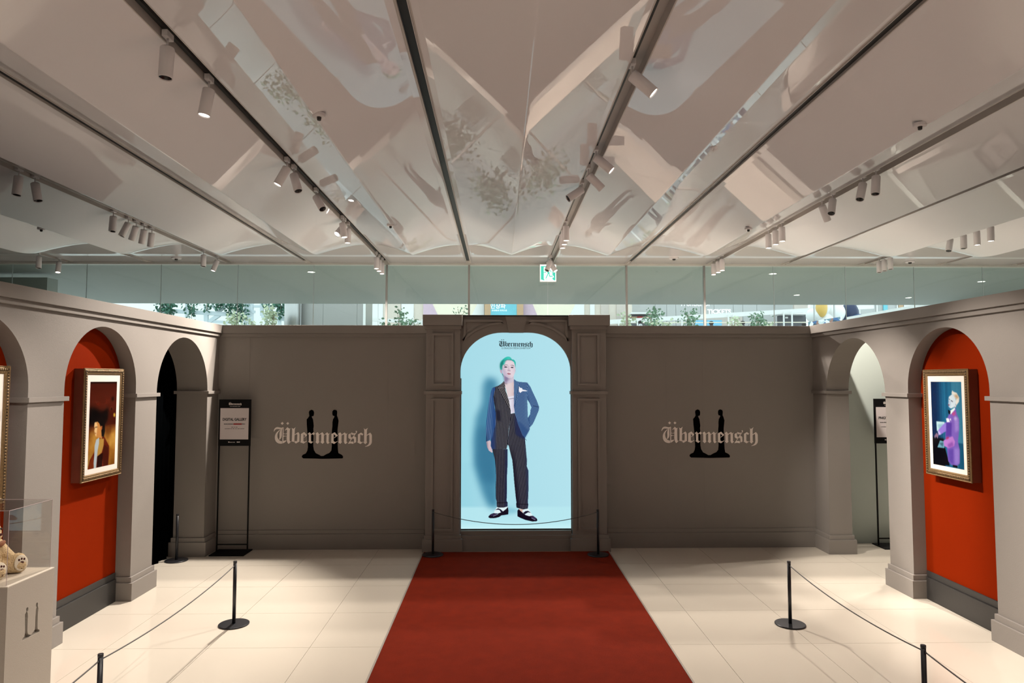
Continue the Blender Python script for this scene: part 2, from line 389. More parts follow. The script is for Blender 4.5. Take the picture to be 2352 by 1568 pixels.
for s in (-1, 1):
    if s < 0: px0, px1 = -0.886, -0.470
    else: px0, px1 = 0.902, 1.322
    pl = bxo('pilaster', M_WALL, por, px0, px1, 8.38, YB, 0, 2.745, bev=0.003)
    bxo('capital', M_WALL, pl, px0-0.040, px1+0.026 if s < 0 else px1+0.044, 8.318, YB-0.002, 2.735, 2.865, bev=0.003)
    bxo('capital_step', M_WALL, pl, px0-0.020, px1+0.012, 8.350, YB, 2.690, 2.734, bev=0.002)
    bxo('band', M_WALL, pl, px0-0.022, px1+0.020, 8.345, YB, 1.893, 1.932, bev=0.002)
    bxo('plinth', M_WALL, pl, px0-0.030, px1+0.036, 8.335, YB, 0, 0.155, bev=0.003)
    bxo('plinth_step', M_WALL, pl, px0-0.012, px1+0.018, 8.357, YB, 0.1555, 0.200, bev=0.002)
    m0, m1 = px0+0.068, px1-0.082
    obj('panel_moulding', moulding(B(), rect(m0, m1, 1.997, 2.640), 0.027, 8.38, 0.022), M_WALL, pl)
    obj('panel_moulding', moulding(B(), rect(m0, m1, 0.252, 1.842), 0.027, 8.38, 0.022), M_WALL, pl)
# arch outline of the display (flat-topped)
ZS, ZT = 2.17, 2.655
def arch_pts(g=0.0, n=14):
    """left spring up over the arch to the right spring, grown outwards by g"""
    L, R = SX0 - g, SX1 + g; a = (SCX - 0.165) - L; b = ZT + g - ZS
    left = [(L + a*(1 - math.cos(t)), ZS + b*math.sin(t)) for t in (math.pi/2*k/n for k in range(n+1))]
    right = [(2*SCX - x, z) for x, z in left[::-1]]
    right = [(SX1 + g - (p[0]-L), p[1]) for p in left[::-1]]
    return left + right
ap = arch_pts()
out = [(SX0-0.01, 2.850), (SX0-0.01, ZS-0.08), (SX0, ZS-0.08)] + ap + [(SX1, ZS-0.08), (SX1+0.012, ZS-0.08), (SX1+0.012, 2.850)]
sp = obj('arch_head', prism(B(), [(x, 8.43, z) for x, z in out], (0, 0.10, 0)), M_WALL, por)
bxo('arch_top_board', M_BLACKBASE, por, SX0-0.01, SX1+0.012, 8.40, YB-0.002, 2.850, 2.868)
# spandrel mouldings
def spandrel(sgn):
    g = arch_pts(0.10, 18); pts = []
    zt = 2.812
    xl, xr = SX0 + 0.040, SCX - 0.150
    top = [(xr - 0.03, zt), (xl, zt)]
    low = [(x, z) for x, z in g if xl <= x <= xr - 0.002 and z < zt and x < SCX]
    z0 = np.interp(xl, [p[0] for p in g[:19]], [p[1] for p in g[:19]])
    z1 = np.interp(xr, [p[0] for p in g[:19]], [p[1] for p in g[:19]])
    pl = [(xl, float(z0))] + low + [(xr, float(z1))] + top      # counter-clockwise
    if sgn > 0: pl = [(2*SCX - x, z) for x, z in pl][::-1]
    return moulding(B(), pl, 0.027, 8.43, 0.022)
for s in (-1, 1): obj('spandrel_moulding', spandrel(s), M_WALL, por)
k = [(0.080, 2.858), (0.356, 2.858), (0.310, 2.652), (0.129, 2.652)]
obj('keystone', prism(B(), [(x, 8.405, z) for x, z in k], (0, 0.12, 0)), M_WALL, por)
bxo('sill', M_WALL, por, SX0, SX1, 8.425, YB, 0.185, 0.236, bev=0.002)
bxo('sill_step', M_WALL, por, SX0, SX1, 8.400, YB, 0.140, 0.1845, bev=0.002)
bxo('apron', M_WALL, por, SX0, SX1, 8.385, YB, 0.0, 0.1395, bev=0.002)
for x0, x1 in ((SX0-0.002, SX0+0.012), (SX1-0.0, SX1+0.012)): bxo('reveal', M_WALL, por, x0, x1, 8.43, YB, 0.236, ZS-0.081)

# ------------------------------------------------------------------ painting flat pictures (screen and framed prints)
class Canvas:
    """colour raster in the picture's own coordinates; x right, y down, sRGB 0..255"""
    def __init__(s, w, h, col, tf):
        s.w, s.h, s.tf = w, h, tf
        s.a = np.empty((h, w, 3)); s.a[:] = col
        s.yy, s.xx = np.mgrid[0:h, 0:w].astype(float)
    def P(s, pts): return np.array([s.tf(*p) for p in pts], float)
    def mask(s, pts, blur=0.0, ss=3):
        p = s.P(pts); m = np.zeros((s.h, s.w))
        x0 = max(0, int(p[:, 0].min())-1); x1 = min(s.w, int(p[:, 0].max())+2)
        y0 = max(0, int(p[:, 1].min())-1); y1 = min(s.h, int(p[:, 1].max())+2)
        if x1 <= x0 or y1 <= y0: return m
        n = (x1-x0)*ss
        gx = x0 - 0.5 + (np.arange(n)+0.5)/ss
        q = np.roll(p, -1, axis=0)
        for r in range(y0, y1):
            row = np.zeros(n)
            for k in range(ss):
                gy = r - 0.5 + (k+0.5)/ss
                c = (p[:, 1] <= gy) != (q[:, 1] <= gy)
                if not c.any(): continue
                xi = np.sort(p[c, 0] + (gy - p[c, 1])/(q[c, 1] - p[c, 1])*(q[c, 0] - p[c, 0]))
                row += (np.searchsorted(xi, gx) % 2)
            m[r, x0:x1] = row.reshape(-1, ss).sum(1)/(ss*ss)
        return s.blur(m, blur) if blur else m
    def blur(s, m, r):
        r = int(round(r)); k = 2*r+1
        for _ in range(3):
            for ax in (0, 1):
                pad = [(0, 0), (0, 0)]; pad[ax] = (r+1, r)
                c = np.cumsum(np.pad(m, pad, mode='edge'), axis=ax)
                m = (np.take(c, range(k, c.shape[ax]), ax) - np.take(c, range(0, c.shape[ax]-k), ax))/k
        return m
    def put(s, m, col, al=1.0):
        m = (m*al)[..., None]; s.a = s.a*(1-m) + np.asarray(col, float)*m
    def fill(s, pts, col, al=1.0, blur=0.0):
        m = s.mask(pts, blur); s.put(m, col, al); return m
    def line(s, a, b, w, col, al=1.0):
        a = np.array(a, float); b = np.array(b, float); d = b-a; d /= np.hypot(*d); n = np.array([-d[1], d[0]])*w/2
        s.fill([a+n, b+n, b-n, a-n], col, al)
    def ell(s, c, rx, ry, col, al=1.0, blur=0.0, ang=0):
        t = np.linspace(0, 2*math.pi, 28, endpoint=False); ca, sa = math.cos(ang), math.sin(ang)
        return s.fill([(c[0] + rx*math.cos(u)*ca - ry*math.sin(u)*sa, c[1] + rx*math.cos(u)*sa + ry*math.sin(u)*ca) for u in t], col, al, blur)
    def stripes(s, m, nx, ny, period, duty, col, al=1.0, ph=0.0):
        """pinstripes across the garment mask; (nx,ny) is the direction across the stripes in canvas pixels"""
        l = math.hypot(nx, ny); t = ((s.xx*nx + s.yy*ny)/l/period + ph) % 1.0
        k = np.clip((duty/2 - np.abs(t-0.5))*period + 0.5, 0, 1); s.put(m*k, col, al)
    def noise(s, cell, seed):
        r = np.random.RandomState(seed); gh, gw = int(s.h/cell)+3, int(s.w/cell)+3; g = r.rand(gh, gw)
        fy, fx = s.yy/cell, s.xx/cell; iy, ix = fy.astype(int), fx.astype(int); ty, tx = fy-iy, fx-ix
        ty = ty*ty*(3-2*ty); tx = tx*tx*(3-2*tx)
        return (g[iy, ix]*(1-tx)+g[iy, ix+1]*tx)*(1-ty) + (g[iy+1, ix]*(1-tx)+g[iy+1, ix+1]*tx)*ty
    def soften(s, r=1, al=0.7):
        b = np.stack([s.blur(s.a[..., k], r) for k in range(3)], -1); s.a = (s.a*(1-al) + b*al)*0.86
        s.a += (np.random.RandomState(5).rand(s.h, s.w, 1) - 0.5)*7; return s
    def mesh(s, name, place, mat_, parent, keep=None):
        """one flat sheet whose vertices carry the picture; place(u,v) -> point, u right, v down in 0..1"""
        a = s.a/255.0; a = np.clip(a, 0, 1.0); L = np.where(a <= 0.04045, a/12.92, ((a+0.055)/1.055)**2.4)
        us = s.xx/(s.w-1); vsn = s.yy/(s.h-1)
        o0 = np.array(place(0, 0)); du = np.array(place(1, 0)) - o0; dv = np.array(place(0, 1)) - o0
        co = o0 + us[..., None]*du + vsn[..., None]*dv
        org = np.array(ORG.get(parent.name, Vector((0, 0, 0)))); co = co - org
        idx = np.arange(s.w*s.h).reshape(s.h, s.w)
        q = np.stack([idx[:-1, :-1], idx[1:, :-1], idx[1:, 1:], idx[:-1, 1:]], -1).reshape(-1, 4)
        if keep is not None:
            kk = keep(us, vsn); kq = (kk[:-1, :-1] & kk[1:, :-1] & kk[1:, 1:] & kk[:-1, 1:]).reshape(-1); q = q[kq]
        me = bpy.data.meshes.new(name); nv = s.w*s.h
        me.vertices.add(nv); me.vertices.foreach_set('co', co.reshape(-1).astype(np.float32))
        me.loops.add(len(q)*4); me.loops.foreach_set('vertex_index', q.reshape(-1).astype(np.int32))
        me.polygons.add(len(q)); me.polygons.foreach_set('loop_start', (np.arange(len(q))*4).astype(np.int32))
        me.update(); me.validate()
        ca = me.color_attributes.new('picture', 'FLOAT_COLOR', 'POINT')
        rgba = np.concatenate([L.reshape(-1, 3), np.ones((nv, 1))], 1); ca.data.foreach_set('color', rgba.reshape(-1).astype(np.float32))
        me.materials.append(mat_)
        o = bpy.data.objects.new(name, me); finish(o, parent); return o

# ------------------------------------------------------------------ blackletter wordmark (outlines in photograph pixels of the left wall logo)
def z1(L): return [(628 + x/19.6, 962 + y/19.6) for x, y in L]
def z2(L): return [(740 + x/19.6, 968 + y/19.6) for x, y in L]
def z6(L): return [(620 + x/9.408, 930 + y/9.408) for x, y in L]
WORD = [   # (letter, [polygons])
 ('U', [z1([(430,125),(495,188),(428,258),(362,188)]), z1([(672,130),(735,190),(670,258),(605,190)]),
   z1([(60,545),(72,470),(105,410),(155,368),(220,352),(290,362),(360,380),(410,380),(493,355),(493,400),(440,400),(420,440),(340,450),(200,442),(150,455),(110,490),(85,535),(75,550)]),
   z1([(390,450),(330,470),(270,510),(210,565),(160,630),(125,710),(112,800),(120,890),(150,970),(200,1030),(270,1070),(350,1088),(435,1085),(435,978),(360,965),(300,925),(255,870),(230,800),(220,720),(235,640),(270,570),(320,510),(375,465)]),
   z1([(415,400),(445,400),(418,500),(418,740),(400,820),(360,880),(310,910),(290,890),(310,850),(318,780),(315,620),(335,530),(385,450)]),
   z1([(455,400),(493,360),(493,965),(600,938),(620,955),(590,1000),(530,1045),(448,1078)]),
   z1([(493,628),(560,655),(640,628),(640,655),(560,672),(493,652)]), z1([(493,740),(560,735),(620,750),(620,768),(560,758),(493,785)]),
   z1([(548,490),(655,358),(755,430),(805,390),(775,450),(765,540),(765,900),(770,960),(790,1000),(815,978),(830,990),(730,1095),(700,1080),(670,1030),(640,950),(632,850),(645,490),(610,465),(560,508)])]),
 ('b', [z1([(843,385),(915,432),(1025,362),(995,430),(985,500),(985,680),(975,1020),(920,1000),(845,985),(865,960),(868,850),(875,520),(865,440)]),
   z1([(985,685),(1135,575),(1180,625),(1200,680),(1200,1000),(1150,1020),(1050,1080),(990,1045),(1000,960),(1080,985),(1095,930),(1105,700),(1070,660),(985,715)])]),
 ('e', [z1([(1260,660),(1405,572),(1545,715),(1405,828),(1395,810),(1455,755),(1380,662),(1375,970),(1430,1005),(1525,960),(1535,975),(1385,1085),(1340,1065),(1235,1025),(1255,980),(1258,800)])]),
 ('r', [z1([(1560,655),(1645,580),(1705,650),(1715,665),(1770,630),(1825,578),(1880,655),(1815,715),(1770,665),(1715,695),(1712,960),(1755,1010),(1790,995),(1805,1010),(1715,1085),(1590,1010),(1610,960),(1605,690)])]),
 ('m', [z1([(1905,650),(1990,578),(2045,635),(2060,690),(2058,960),(2080,1025),(2000,1100),(1915,1025),(1940,960),(1938,690)]),
   z1([(2058,685),(2208,583),(2260,650),(2278,690),(2275,970),(2300,1025),(2225,1100),(2135,1025),(2165,970),(2165,690),(2140,665),(2060,715)]),
   z2([(85,590),(225,468),(300,545),(355,495),(355,510),(300,580),(298,880),(320,915),(362,905),(265,985),(225,960),(195,900),(200,600),(165,555),(85,610)])]),
 ('e', [z2([(415,545),(560,470),(700,615),(540,730),(530,712),(612,640),(518,545),(512,860),(590,905),(680,862),(690,875),(540,985),(500,965),(395,925),(412,880)])]),
 ('n', [z2([(708,550),(795,468),(855,530),(868,590),(862,860),(885,910),(810,985),(725,910),(748,860),(745,580)]),
   z2([(866,575),(1000,475),(1065,540),(1135,510),(1090,570),(1085,880),(1110,910),(1145,905),(1045,990),(1000,960),(975,890),(980,590),(955,560),(866,612)])]),
 ('s', [z2([(1300,475),(1380,515),(1500,510),(1420,580),(1350,588),(1290,565),(1285,520)]),
   z2([(1500,495),(1490,430),(1480,415),(1520,405),(1550,425),(1545,470),(1510,520),(1420,645),(1250,880),(1150,985),(1180,930),(1330,715),(1440,560)]),
   z2([(1165,570),(1265,510),(1275,680),(1330,710),(1265,790),(1165,720)]), z2([(1420,640),(1510,700),(1515,910),(1420,955),(1418,770),(1350,730)]),
   z2([(1150,985),(1250,880),(1395,885),(1395,985),(1270,962)])]),
 ('c', [z2([(1590,565),(1725,485),(1830,555),(1780,615),(1695,562),(1690,870),(1770,915),(1825,885),(1838,895),(1705,995),(1565,915),(1585,870)])]),
 ('h', [z2([(1835,292),(1912,350),(2030,275),(1995,350),(1985,420),(1980,880),(2005,915),(1925,1000),(1840,930),(1865,890),(1865,400),(1860,340)]),
   z2([(1982,590),(2130,485),(2190,550),(2212,610),(2212,900),(2195,970),(2140,1040),(2060,1085),(1915,1115),(1920,1095),(2000,1060),(2060,1010),(2090,940),(2100,880),(2095,610),(2070,572),(1982,630)])])]
EMBLEM = z6([(840,160),(850,125),(895,103),(935,120),(950,160),(948,200),(940,237),(905,243),(903,260),(930,310),(940,380),(948,450),(940,510),(945,560),(945,880),(960,960),(1000,1025),(1080,1065),(1110,1085),(1160,1085),(1220,1050),(1290,1020),(1330,970),(1338,880),(1335,560),(1345,450),(1345,370),(1355,310),(1385,255),(1383,238),(1350,230),(1338,190),(1340,140),(1360,112),(1390,103),(1430,120),(1442,150),(1437,230),(1455,270),(1475,340),(1465,430),(1455,520),(1460,760),(1468,950),(1480,1025),(1550,1060),(1578,1090),(1580,1125),(1565,1138),(1130,1145),(1000,1140),(740,1136),(712,1115),(705,1090),(725,1060),(790,1030),(820,970),(832,900),(825,760),(810,520),(800,420),(795,310),(830,270),(850,235)])
WX0, WX1, WY0, WY1 = 631.0, 853.3, 968.0, 1025.0       # box of the wordmark in those pixels
PXM = 8.55/1568*1.0005                                   # metres per pixel on the back partition
def flat_poly(bm, pts, y, t): prism(bm, [(x, y, z) for x, z in pts], (0, -t, 0))
def wordmark(parent, mat_, x0, zt, k, y, t, name='letter'):
    for ch, polys in WORD:
        bm = B()
        for P in polys: flat_poly(bm, [(x0 + (x-WX0)*k, zt - (yy-WY0)*k) for x, yy in P], y, t)
        obj(name, bm, mat_, parent)
def wall_logo(cx_px, label):
    c = at(cx_px, 997, Y=YB); lg = thing('wall_logo', label, 'wall logo', (c.x, YB, 1.0), 'wordmarks on the back partition')
    ztop = at(742, 968, Y=YB).z; x0 = c.x - (742.2-WX0)*PXM
    bm = B(); flat_poly(bm, [(x0 + (x-WX0)*PXM, ztop - (y-WY0)*PXM) for x, y in EMBLEM], YB, 0.003)
    obj('twin_figure_emblem', bm, M_VINYLK, lg)
    wordmark(lg, M_VINYLW, x0, ztop, PXM, YB-0.003, 0.003)
wall_logo(742.2, 'pale blackletter wordmark over black twin-figure emblem, on the wall left of the portal')
wall_logo(1630.0, 'pale blackletter wordmark over black twin-figure emblem, on the wall right of the portal')

def text_mesh(txt, size, mat_, parent, origin, xdir=(1, 0, 0), zdir=(0, 0, 1), ext=0.001, align='CENTER', bold=0.0, name='lettering', wide=1.0):
    cu_ = bpy.data.curves.new(name, 'FONT'); cu_.body = txt; cu_.size = size; cu_.align_x = align; cu_.align_y = 'CENTER'
    cu_.extrude = ext; cu_.offset = bold; cu_.resolution_u = 3
    t = bpy.data.objects.new(name, cu_); C.objects.link(t)
    dg = bpy.context.evaluated_depsgraph_get(); me = bpy.data.meshes.new_from_object(t.evaluated_get(dg))
    bpy.data.objects.remove(t); bpy.data.curves.remove(cu_)
    X = Vector(xdir).normalized(); Z = Vector(zdir).normalized(); Y = X.cross(Z)*-1
    m = Matrix((( X.x*wide, Z.x, -Y.x, 0), (X.y*wide, Z.y, -Y.y, 0), (X.z*wide, Z.z, -Y.z, 0), (0, 0, 0, 1)))
    me.transform(Matrix.Translation(Vector(origin) - ORG.get(parent.name, Vector((0, 0, 0))) if parent else Vector(origin)) @ m)
    me.materials.clear(); me.materials.append(mat_)
    o = bpy.data.objects.new(name, me); finish(o, parent); return o

# ------------------------------------------------------------------ the display picture
RX0, RX1, RY0, RY1 = 1056.0, 1312.0, 763.0, 1213.0; RS = 1.4
cv = Canvas(int((RX1-RX0)*RS), int((RY1-RY0)*RS), (170, 221, 233), lambda x, y: ((x-RX0)*RS, (y-RY0)*RS))
X, Y = cv.xx/RS + RX0, cv.yy/RS + RY0
g = np.clip((X-1056)/256, 0, 1); cv.a += ((g-0.4)*14)[..., None]*np.array([0.9, 0.5, 0.4])
gl = np.clip((1110-X)/60, 0, 1)*np.clip((Y-850)/120, 0, 1); cv.put(gl, (138, 212, 226), 0.55)
fl_m = np.clip((Y-1160)/6, 0, 1); cv.put(fl_m, (184, 232, 240), 0.85)
cv.put(np.clip((Y-1196)/16, 0, 1), (206, 246, 250), 0.7)
cv.put(np.clip((Y-1062)/3, 0, 1)*(1-fl_m)*np.clip((1150-X)/40, 0, 1), (150, 210, 226), 0.35)
# cast shadow printed in the picture
cv.fill([(1118,866),(1142,872),(1146,930),(1146,1166),(1124,1164),(1112,1140),(1100,1105),(1090,1070),(1088,1010),(1094,960),(1108,925),(1110,885)], (58, 128, 160), 0.92, 9)
cv.fill([(1100,985),(1142,975),(1142,1110),(1112,1105),(1096,1060)], (44, 112, 146), 0.75, 9)
cv.fill([(1142,1158),(1190,1168),(1190,1176),(1150,1182)], (90, 165, 190), 0.5, 5)
def A3(L): return [(1100 + x/7.8375, 860 + y/7.8375) for x, y in L]
def A4(L): return [(1100 + x/8.96, 1040 + y/8.96) for x, y in L]
def AF(L): return [(1100 + x/9.8, 800 + y/9.8) for x, y in L]
NAVY, BLUE, PIN, PINB = (6, 8, 28), (20, 66, 122), (150, 150, 156), (134, 162, 190)
# shoes and socks
for sh in (A4([(380,1100),(600,1090),(600,1180),(470,1230),(310,1232),(330,1180)]), A4([(815,1130),(1015,1140),(1060,1200),(1105,1290),(1000,1300),(900,1230)])): cv.fill(sh, (222, 240, 244))
cv.fill(A4([(820,1145),(915,1158),(890,1185),(915,1225),(870,1200)]), (214, 176, 160))
cv.fill(A4([(600,1105),(612,1180),(608,1255),(530,1268),(470,1275),(420,1310),(340,1330),(240,1332),(205,1315),(208,1290),(250,1250),(310,1228),(390,1240),(460,1215),(500,1195),(560,1150)]), (10, 6, 26))
cv.fill(A4([(340,1168),(400,1130),(450,1150),(500,1195),(460,1215),(430,1165),(390,1160)]), (14, 10, 40))
cv.fill(A4([(240,1262),(330,1240),(400,1240),(340,1262),(250,1285)]), (86, 70, 112), 0.8, 1)
cv.line(A4([(300,1290)])[0], A4([(400,1250)])[0], 1.0, (190, 190, 215), 0.8)
cv.fill(A4([(795,1180),(820,1148),(850,1180),(915,1235),(960,1270),(1030,1292),(1110,1285),(1190,1345),(1203,1380),(1180,1398),(1100,1402),(960,1370),(850,1325),(795,1295)]), (8, 4, 24))
cv.fill(A4([(910,1228),(960,1190),(1010,1185),(1070,1222),(1010,1215),(945,1255)]), (14, 10, 40))
cv.fill(A4([(1060,1300),(1120,1295),(1185,1345),(1150,1360)]), (80, 66, 108), 0.8, 1)
cv.line(A4([(1080,1330)])[0], A4([(1160,1370)])[0], 1.0, (190, 190, 215), 0.8)
# trousers
legL = A3([(250,1345),(520,1350)]) + A4([(592,0),(592,250),(580,500),(582,700),(575,990),(592,1010),(592,1095),(520,1115),(400,1115),(375,1100),(372,1020),(375,1000),(355,930),(352,700),(360,500),(350,300),(335,150),(300,0)])
hip = A3([(500,1360),(520,1255),(545,1000),(575,715),(645,700),(700,800),(830,1150),(860,1500),(862,1568)]) + A4([(975,0),(990,150),(985,280),(1020,370),(1018,800),(1008,1030),(1018,1050),(1005,1140),(915,1158),(810,1130),(775,1115),(770,1045),(775,1010),(760,900),(730,600),(710,350),(690,150),(655,0)]) + A3([(600,1540),(540,1290),(520,1265)])
ml = cv.fill(legL, NAVY); mr = cv.fill(hip, NAVY)
wv = np.sin(Y/34)*1.2
cv.stripes(ml, 1, -0.02, 3.5*RS, 0.30, PIN, 0.62)
cv.put(ml*np.clip((1140-X)/9, 0, 1), (3, 3, 22), 0.8)
cv.put(ml*np.clip((X-1158)/6, 0, 1), (12, 32, 82), 0.55)
cv.stripes(mr, 1, -0.14, 3.4*RS, 0.32, PIN, 0.66)
cv.put(mr*np.clip(1-np.abs(X-(1178+(Y-1060)*0.10))/10, 0, 1)*np.clip((Y-1020)/40, 0, 1), (3, 3, 24), 0.75)
cv.put(mr*np.clip((X-(1204+(Y-1060)*0.03))/8, 0, 1), (22, 48, 96), 0.5)
for q in (A4([(370,1015),(592,1010),(592,1022),(372,1030)]), A4([(770,1040),(1018,1048),(1016,1060),(770,1052)])): cv.fill(q, (2, 2, 14), 0.85)
cv.fill(A3([(640,700),(660,1080),(700,1110),(800,1160),(830,1150),(700,820)]), (14, 30, 78), 0.8, 2)
# shirt and skin
cv.fill(A3([(465,130),(600,60),(632,90),(632,395),(525,420),(470,200)]), (222, 206, 208))
cv.fill(A3([(465,130),(560,90),(520,140),(500,180),(470,170)]), (120, 92, 110), 0.75, 2)
cv.fill(A3([(600,120),(632,95),(634,400),(600,400),(615,250)]), (196, 150, 150), 0.55, 3)
cv.fill(A3([(525,412),(632,388),(645,560),(645,690),(575,715),(560,600)]), (226, 224, 236))
cv.fill(A3([(600,430),(645,430),(648,690),(600,705)]), (188, 172, 196), 0.6, 3)
cv.line(A3([(535,450)])[0], A3([(632,432)])[0], 1.0, (60, 50, 70), 0.8)
# right arm and right jacket half
slR = A3([(740,140),(875,150),(930,230),(960,300),(1040,470),(1085,590),(1080,650),(1000,840),(970,900),(915,962),(880,960),(880,800),(900,760),(925,720),(930,650),(948,600),(910,510),(870,450),(860,330)])
m = cv.fill(slR, BLUE); cv.stripes(m, 1, -0.45, 2.9*RS, 0.42, PINB, 0.75); cv.put(m*np.clip((1218-X)/4, 0, 1)*np.clip((Y-905)/20, 0, 1), (10, 40, 90), 0.5)
cv.line(A3([(980,570)])[0], A3([(1085,595)])[0], 1.2, (12, 40, 84), 0.9)
jkR = A3([(632,88),(680,125),(740,140),(875,150),(868,300),(872,470),(880,700),(880,770),(905,860),(918,960),(915,1000),(830,1150),(790,1100),(740,980),(690,850),(655,720),(640,640),(632,560)])
m = cv.fill(jkR, (18, 60, 116)); cv.stripes(m, 1, 0.42*-1, 2.9*RS, 0.42, PINB, 0.75)
cv.put(m*np.clip((X-1203)/6, 0, 1)*np.clip((Y-890)/20, 0, 1)*np.clip((975-Y)/20, 0, 1), (90, 124, 160), 0.45)
cv.fill(A3([(700,850),(740,860),(900,1020),(830,1148),(770,1060)]), (20, 62, 118), 0.5, 2)
lpR = A3([(632,88),(680,130),(735,150),(720,215),(690,430),(640,610),(632,560)])
m = cv.fill(lpR, (24, 70, 124)); cv.stripes(m, 1, 0.22, 3.0*RS, 0.42, PINB, 0.8)
cv.line(A3([(718,215)])[0], A3([(640,612)])[0], 0.9, (8, 30, 70), 0.8)
cv.fill(A3([(725,215),(745,245),(780,250),(785,275),(830,285),(885,300),(840,308),(790,305),(745,338),(722,310),(722,270)]), (238, 238, 244))
cv.line(A3([(830,1160)])[0], A3([(858,1192)])[0], 0.9, (20, 40, 80), 0.9)
# left jacket half and sleeve
jkL = A3([(455,125),(400,178),(350,208),(262,240),(258,330),(265,460),(300,620),(300,820),(225,1170),(225,1290),(240,1345),(335,1350),(500,1345),(522,1250),(540,1000),(575,760),(575,665),(540,470),(480,290),(468,165)])
m = cv.fill(jkL, (7, 8, 24)); cv.stripes(m, 1, 0.05, 3.3*RS, 0.34, PIN, 0.72)
cv.put(m*np.clip((1142-X)/8, 0, 1)*np.clip((Y-965)/10, 0, 1), (18, 52, 112), 0.8)
cv.fill(A3([(258,380),(300,420),(320,640),(380,660),(400,850),(320,830),(300,640)]), (6, 8, 34), 0.7, 2)
slL = A3([(245,245),(300,240),(262,400),(280,600),(308,700),(305,900),(235,1165),(205,1172),(133,1215),(133,1000),(140,850),(155,720),(175,560),(195,420),(225,300)])
m = cv.fill(slL, (24, 72, 128)); cv.stripes(m, 1, 0.10, 3.6*RS, 0.30, (146, 170, 196), 0.7)
cv.put(m*np.clip((X-1128)/6, 0, 1), (16, 60, 122), 0.7)
cv.put(m*np.clip((Y-985)/30, 0, 1)*np.clip((1126-X)/8, 0, 1), (8, 22, 56), 0.5)
lpL = A3([(455,125),(468,165),(480,290),(540,470),(575,665),(520,570),(440,430),(350,248),(400,190)])
m = cv.fill(lpL, (6, 6, 16)); cv.stripes(m, 1, -0.55, 3.1*RS, 0.34, (176, 172, 172), 0.85)
cv.line(A3([(350,248)])[0], A3([(440,240)])[0], 0.9, (170, 160, 160), 0.7)
# hand
cv.fill(A3([(140,1215),(205,1188),(220,1215),(215,1290),(240,1350),(252,1400),(240,1412),(185,1375),(155,1310)]), (206, 184, 192))
cv.fill(A3([(140,1215),(160,1210),(170,1320),(185,1372),(155,1310)]), (120, 92, 108), 0.7, 1)
# neck, face, hair
cv.fill(AF([(545,560),(790,560),(785,760),(680,800),(590,780),(575,690)]), (206, 194, 208))
cv.fill(AF([(560,600),(700,670),(640,740),(610,810),(580,760)]), (96, 82, 122), 0.75, 3)
cv.fill(AF([(478,480),(515,485),(530,570),(500,565),(482,530)]), (196, 168, 186))
cv.fill(AF([(828,490),(812,485),(800,580),(818,540)]), (200, 172, 186))
face = AF([(560,300),(640,262),(740,265),(800,320),(822,430),(815,540),(790,620),(740,668),(680,680),(610,640),(550,570),(522,470),(525,390)])
cv.fill(face, (226, 210, 218))
cv.fill(AF([(522,400),(570,450),(600,540),(640,620),(700,680),(620,660),(550,570),(522,480)]), (150, 138, 176), 0.7, 4)
cv.fill(AF([(790,330),(822,430),(812,540),(790,610),(780,480)]), (190, 172, 196), 0.5, 3)
cv.fill(AF([(640,640),(740,650),(700,685),(640,672)]), (168, 152, 180), 0.5, 3)
for q in (AF([(565,385),(610,370),(655,378),(655,386),(610,380),(570,398)]), AF([(715,384),(760,378),(795,400),(790,408),(755,388),(718,393)])): cv.fill(q, (70, 52, 66), 0.9)
for q in (AF([(565,420),(600,408),(645,420),(640,436),(600,440),(572,432)]), AF([(715,430),(750,418),(785,432),(780,446),(748,448),(720,440)])): cv.fill(q, (52, 36, 58), 0.85)
for c in ((606, 425), (750, 433)): cv.ell(AF([c])[0], 1.1, 1.0, (12, 8, 20))
cv.fill(AF([(660,400),(680,400),(685,480),(720,505),(700,518),(650,512),(640,495),(665,470)]), (170, 146, 166), 0.6, 1)
for c in ((662, 508), (700, 510)): cv.ell(AF([c])[0], 0.8, 0.5, (70, 46, 62))
cv.fill(AF([(635,570),(665,555),(690,560),(725,578),(700,600),(660,600)]), (186, 126, 142)); cv.line(AF([(638,572)])[0], AF([(725,578)])[0], 0.7, (104, 62, 80), 0.9)
hair = AF([(478,420),(480,350),(500,300),(540,250),(590,210),(640,188),(690,190),(730,220),(745,255),(775,250),(810,275),(832,320),(832,390),(822,450),(815,380),(790,310),(740,272),(690,262),(640,262),(600,285),(585,330),(565,370),(540,375),(525,420),(518,490),(490,480)])
cv.fill(hair, (42, 186, 172))
cv.fill(AF([(478,420),(480,350),(505,300),(560,260),(590,280),(575,350),(540,375),(525,420),(518,490),(490,480)]), (12, 112, 104), 0.8, 2)
cv.fill(AF([(560,300),(585,285),(580,350),(556,368)]), (90, 214, 200), 0.8, 1)
cv.fill(AF([(600,285),(640,255),(740,262),(790,310),(740,275),(640,268),(590,310)]), (30, 70, 80), 0.7, 1)
cv.fill(AF([(620,215),(690,200),(730,235),(680,230),(640,240)]), (96, 226, 208), 0.7, 2)
cv.fill(AF([(515,560),(545,590),(560,660),(540,620)]), (30, 120, 118))
# title printed on the picture
wk = (1224-1146)/(WX1-WX0)
for ch, polys in WORD:
    for P in polys: cv.fill([(1146 + (x-WX0)*wk, 779 + (y-WY0)*wk*0.98) for x, y in P], (14, 26, 34))

